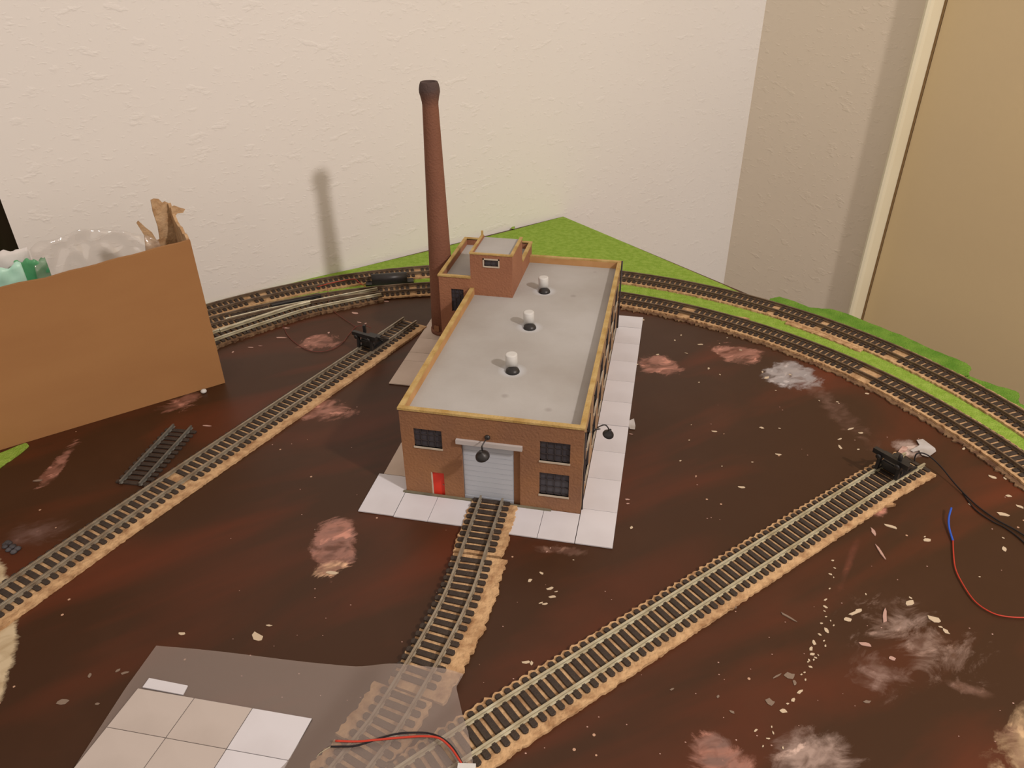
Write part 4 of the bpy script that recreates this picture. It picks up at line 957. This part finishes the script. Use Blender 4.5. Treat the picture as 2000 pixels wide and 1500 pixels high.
fl_set([(1740,1029,26,.3,-12),(1810,1055,15,.6,20),(1806,1049,5),(1848,845,15,.5,0),(1882,877,9,.5,60),(1950,917,24,.3,-35),(1938,932,14,.6,-20),(1963,935,8),(1970,969,11,.6,20),(1895,986,7),(1958,1005,20,.5,0),(1992,990,14,.5,-20),(1959,1051,5),(1961,1073,13,.6,80),(1913,1127,4),(1691,1161,5),(1778,1168,7),(1776,1178,20,.55,40),(1824,1210,22,.7,-10),(1837,1225,8,.5,0),(1847,1233,13,.6,-50),(1655,1210,15,.7,10),(1669,1198,30,.2,35),(1676,1193,16,.5,35)], 'chip_cream', 'cream paint flake right of the straight right spur', 'flakes right of the right spur')
fl_set([(1706,1040,22,.3,100),(1720,1080,40,.12,105),(1690,1259,24,.4,5),(1742,1286,12,.8,0),(1728,1205,38,.2,80)], 'chip_pink', 'pinkish scraped paint streak right of the right spur', 'pinkish scrapes at the right')
fl_set([(1541,1320,20,.7,20),(1503,1371,16,.9,0),(1552,1334,12),(1430,1391,10),(1402,1361,8),(1517,1321,22,.15,40),(1538,1205,34,.15,-30),(1437,1187,7,.6,80),(1693,1371,14,.4,20),(1312,1347,10,.4,45)], 'chip_grey', 'dull olive paint flake at the lower right', 'dull flakes lower right')
fl_set([(502,1244,28,.6,-20),(355,1238,14,.5,10),(525,1222,12,.3,10),(648,1119,26,.35,5)], 'chip_cream', 'cream paint flake left of the factory spur', 'flakes left of the factory spur')
fl_set([(243,1315,14,.4,35),(230,1310,9),(122,1371,20,.6,20),(615,1035,4),(73,939,16,.35,20),(175,1320,10),(190,1375,8)], 'chip_grey', 'faint greyish paint flake at the lower left', 'faint flakes lower left')
fl_set([(693,612,16,.5,-5),(661,605,8),(702,630,12,.3,-5),(714,632,6),(548,660,22,.2,12),(558,641,14,.25,10),(490,679,14,.25,10),(642,650,8),(752,589,18,.25,5),(508,676,8,.2,10),(455,688,7),(404,832,18,.2,5)], 'chip_pink', 'pale pinkish chip near the left buffer stop', 'pink chips near the left buffer stop')
fl_set([(1284,693,8),(1318,665,6),(1368,673,13,.3,20),(1330,655,5),(1340,690,7,.3,-20),(1384,720,8),(1406,732,5),(1365,747,4),(1420,660,4),(1446,684,6),(1497,738,13,.5,50),(1489,727,7),(1515,763,4),(1543,732,6),(1600,783,4),(1635,785,5),(1638,788,4),(1693,769,8),(1350,830,3),(1346,860,4),(1257,625,6),(1245,712,5)], 'chip_cream', 'small pale chip inside the inner curve at right', 'chips inside the inner curve')
fl_set([(1068,1078,5),(1075,1071,4),(1225,976,10,.5,15),(1226,984,7),(1232,848,8,.3,0)], 'chip_pink', 'white glue blob beside the factory paving', 'glue blobs by the paving')
rnd = random.Random(5)
mb = MB()
for k in range(150):
    x, y = rnd.uniform(450, 1980), rnd.uniform(760, 1480)
    if 740 < x < 1260 and y < 1100: continue
    c_ = G(x, y); w_ = rnd.uniform(.0007, .0016); a0_ = rnd.uniform(0, 3)
    mb.prism([(c_.x+w_*math.cos(a0_+i*1.256), c_.y+w_*.7*math.sin(a0_+i*1.256)) for i in range(5)], .0001, .0006)
o = mb.build('paint_dust', M['chip_pink'], org=(0, 0, 0)); tag(o, 'scattered tiny specks of pale paint dust on the brown board', 'dust', kind='stuff')
mb = MB(); c_ = G(398, 765, .003); mb.lathe(c_-Vector((0, 0, .003)), [(.003, 0), (.0068, .002), (.0075, .005), (.006, .008), (.002, .0098)], 14); o = mb.build('foam_bead', M['white']); tag(o, 'small white foam bead just below the cardboard box', 'bead')
o = MB().plate([G(x, y, .0012) for x, y in [(1229, 822), (1238, 818), (1241, 832), (1240, 839), (1230, 838), (1227, 831)]], .001).build('tape_scrap', M['silver']); tag(o, 'small silvery tape scrap touching the right side paving', 'tape')
o = MB().plate([G(x, y, .002) for x, y in [(1790, 860), (1802, 858), (1826, 876), (1828, 882), (1813, 893), (1800, 889), (1795, 880), (1783, 883), (1778, 880), (1796, 870)]], .0012).build('tape_scrap', M['silver']); tag(o, 'silvery grey tape scrap behind the right buffer stop', 'tape')
o = MB().plate([G(x, y, .0015) for x, y in [(1757, 878), (1763, 872), (1773, 874), (1771, 880), (1760, 886), (1752, 887)]], .001).build('tape_scrap', M['chip_pink']); tag(o, 'small white scrap just left of the silvery tape behind the right buffer stop', 'tape')
mb = MB()
for k in range(9):
    c_ = G(20+rnd.uniform(-12, 18), 1068+rnd.uniform(-8, 12)); s_ = rnd.uniform(.003, .007); mb.lathe((c_.x, c_.y, .0002), [(s_, 0), (s_*1.1, s_*.4), (s_*.6, s_*.9), (s_*.2, s_)], 8)
o = mb.build('putty_lump', M['putty']); tag(o, 'dark crumbly putty lump on the bare board at the left photo edge', 'putty')
o = MB().plate([G(x, y, .006)+Vector((0, 0, 0)) for x, y in [(998, 447), (1003, 441), (1006, 444), (1004, 448)]], .002).build('grass_tuft', M['grass']); tag(o, 'tiny green tuft sticking up on the far edge of the grass mat', 'grass tuft')
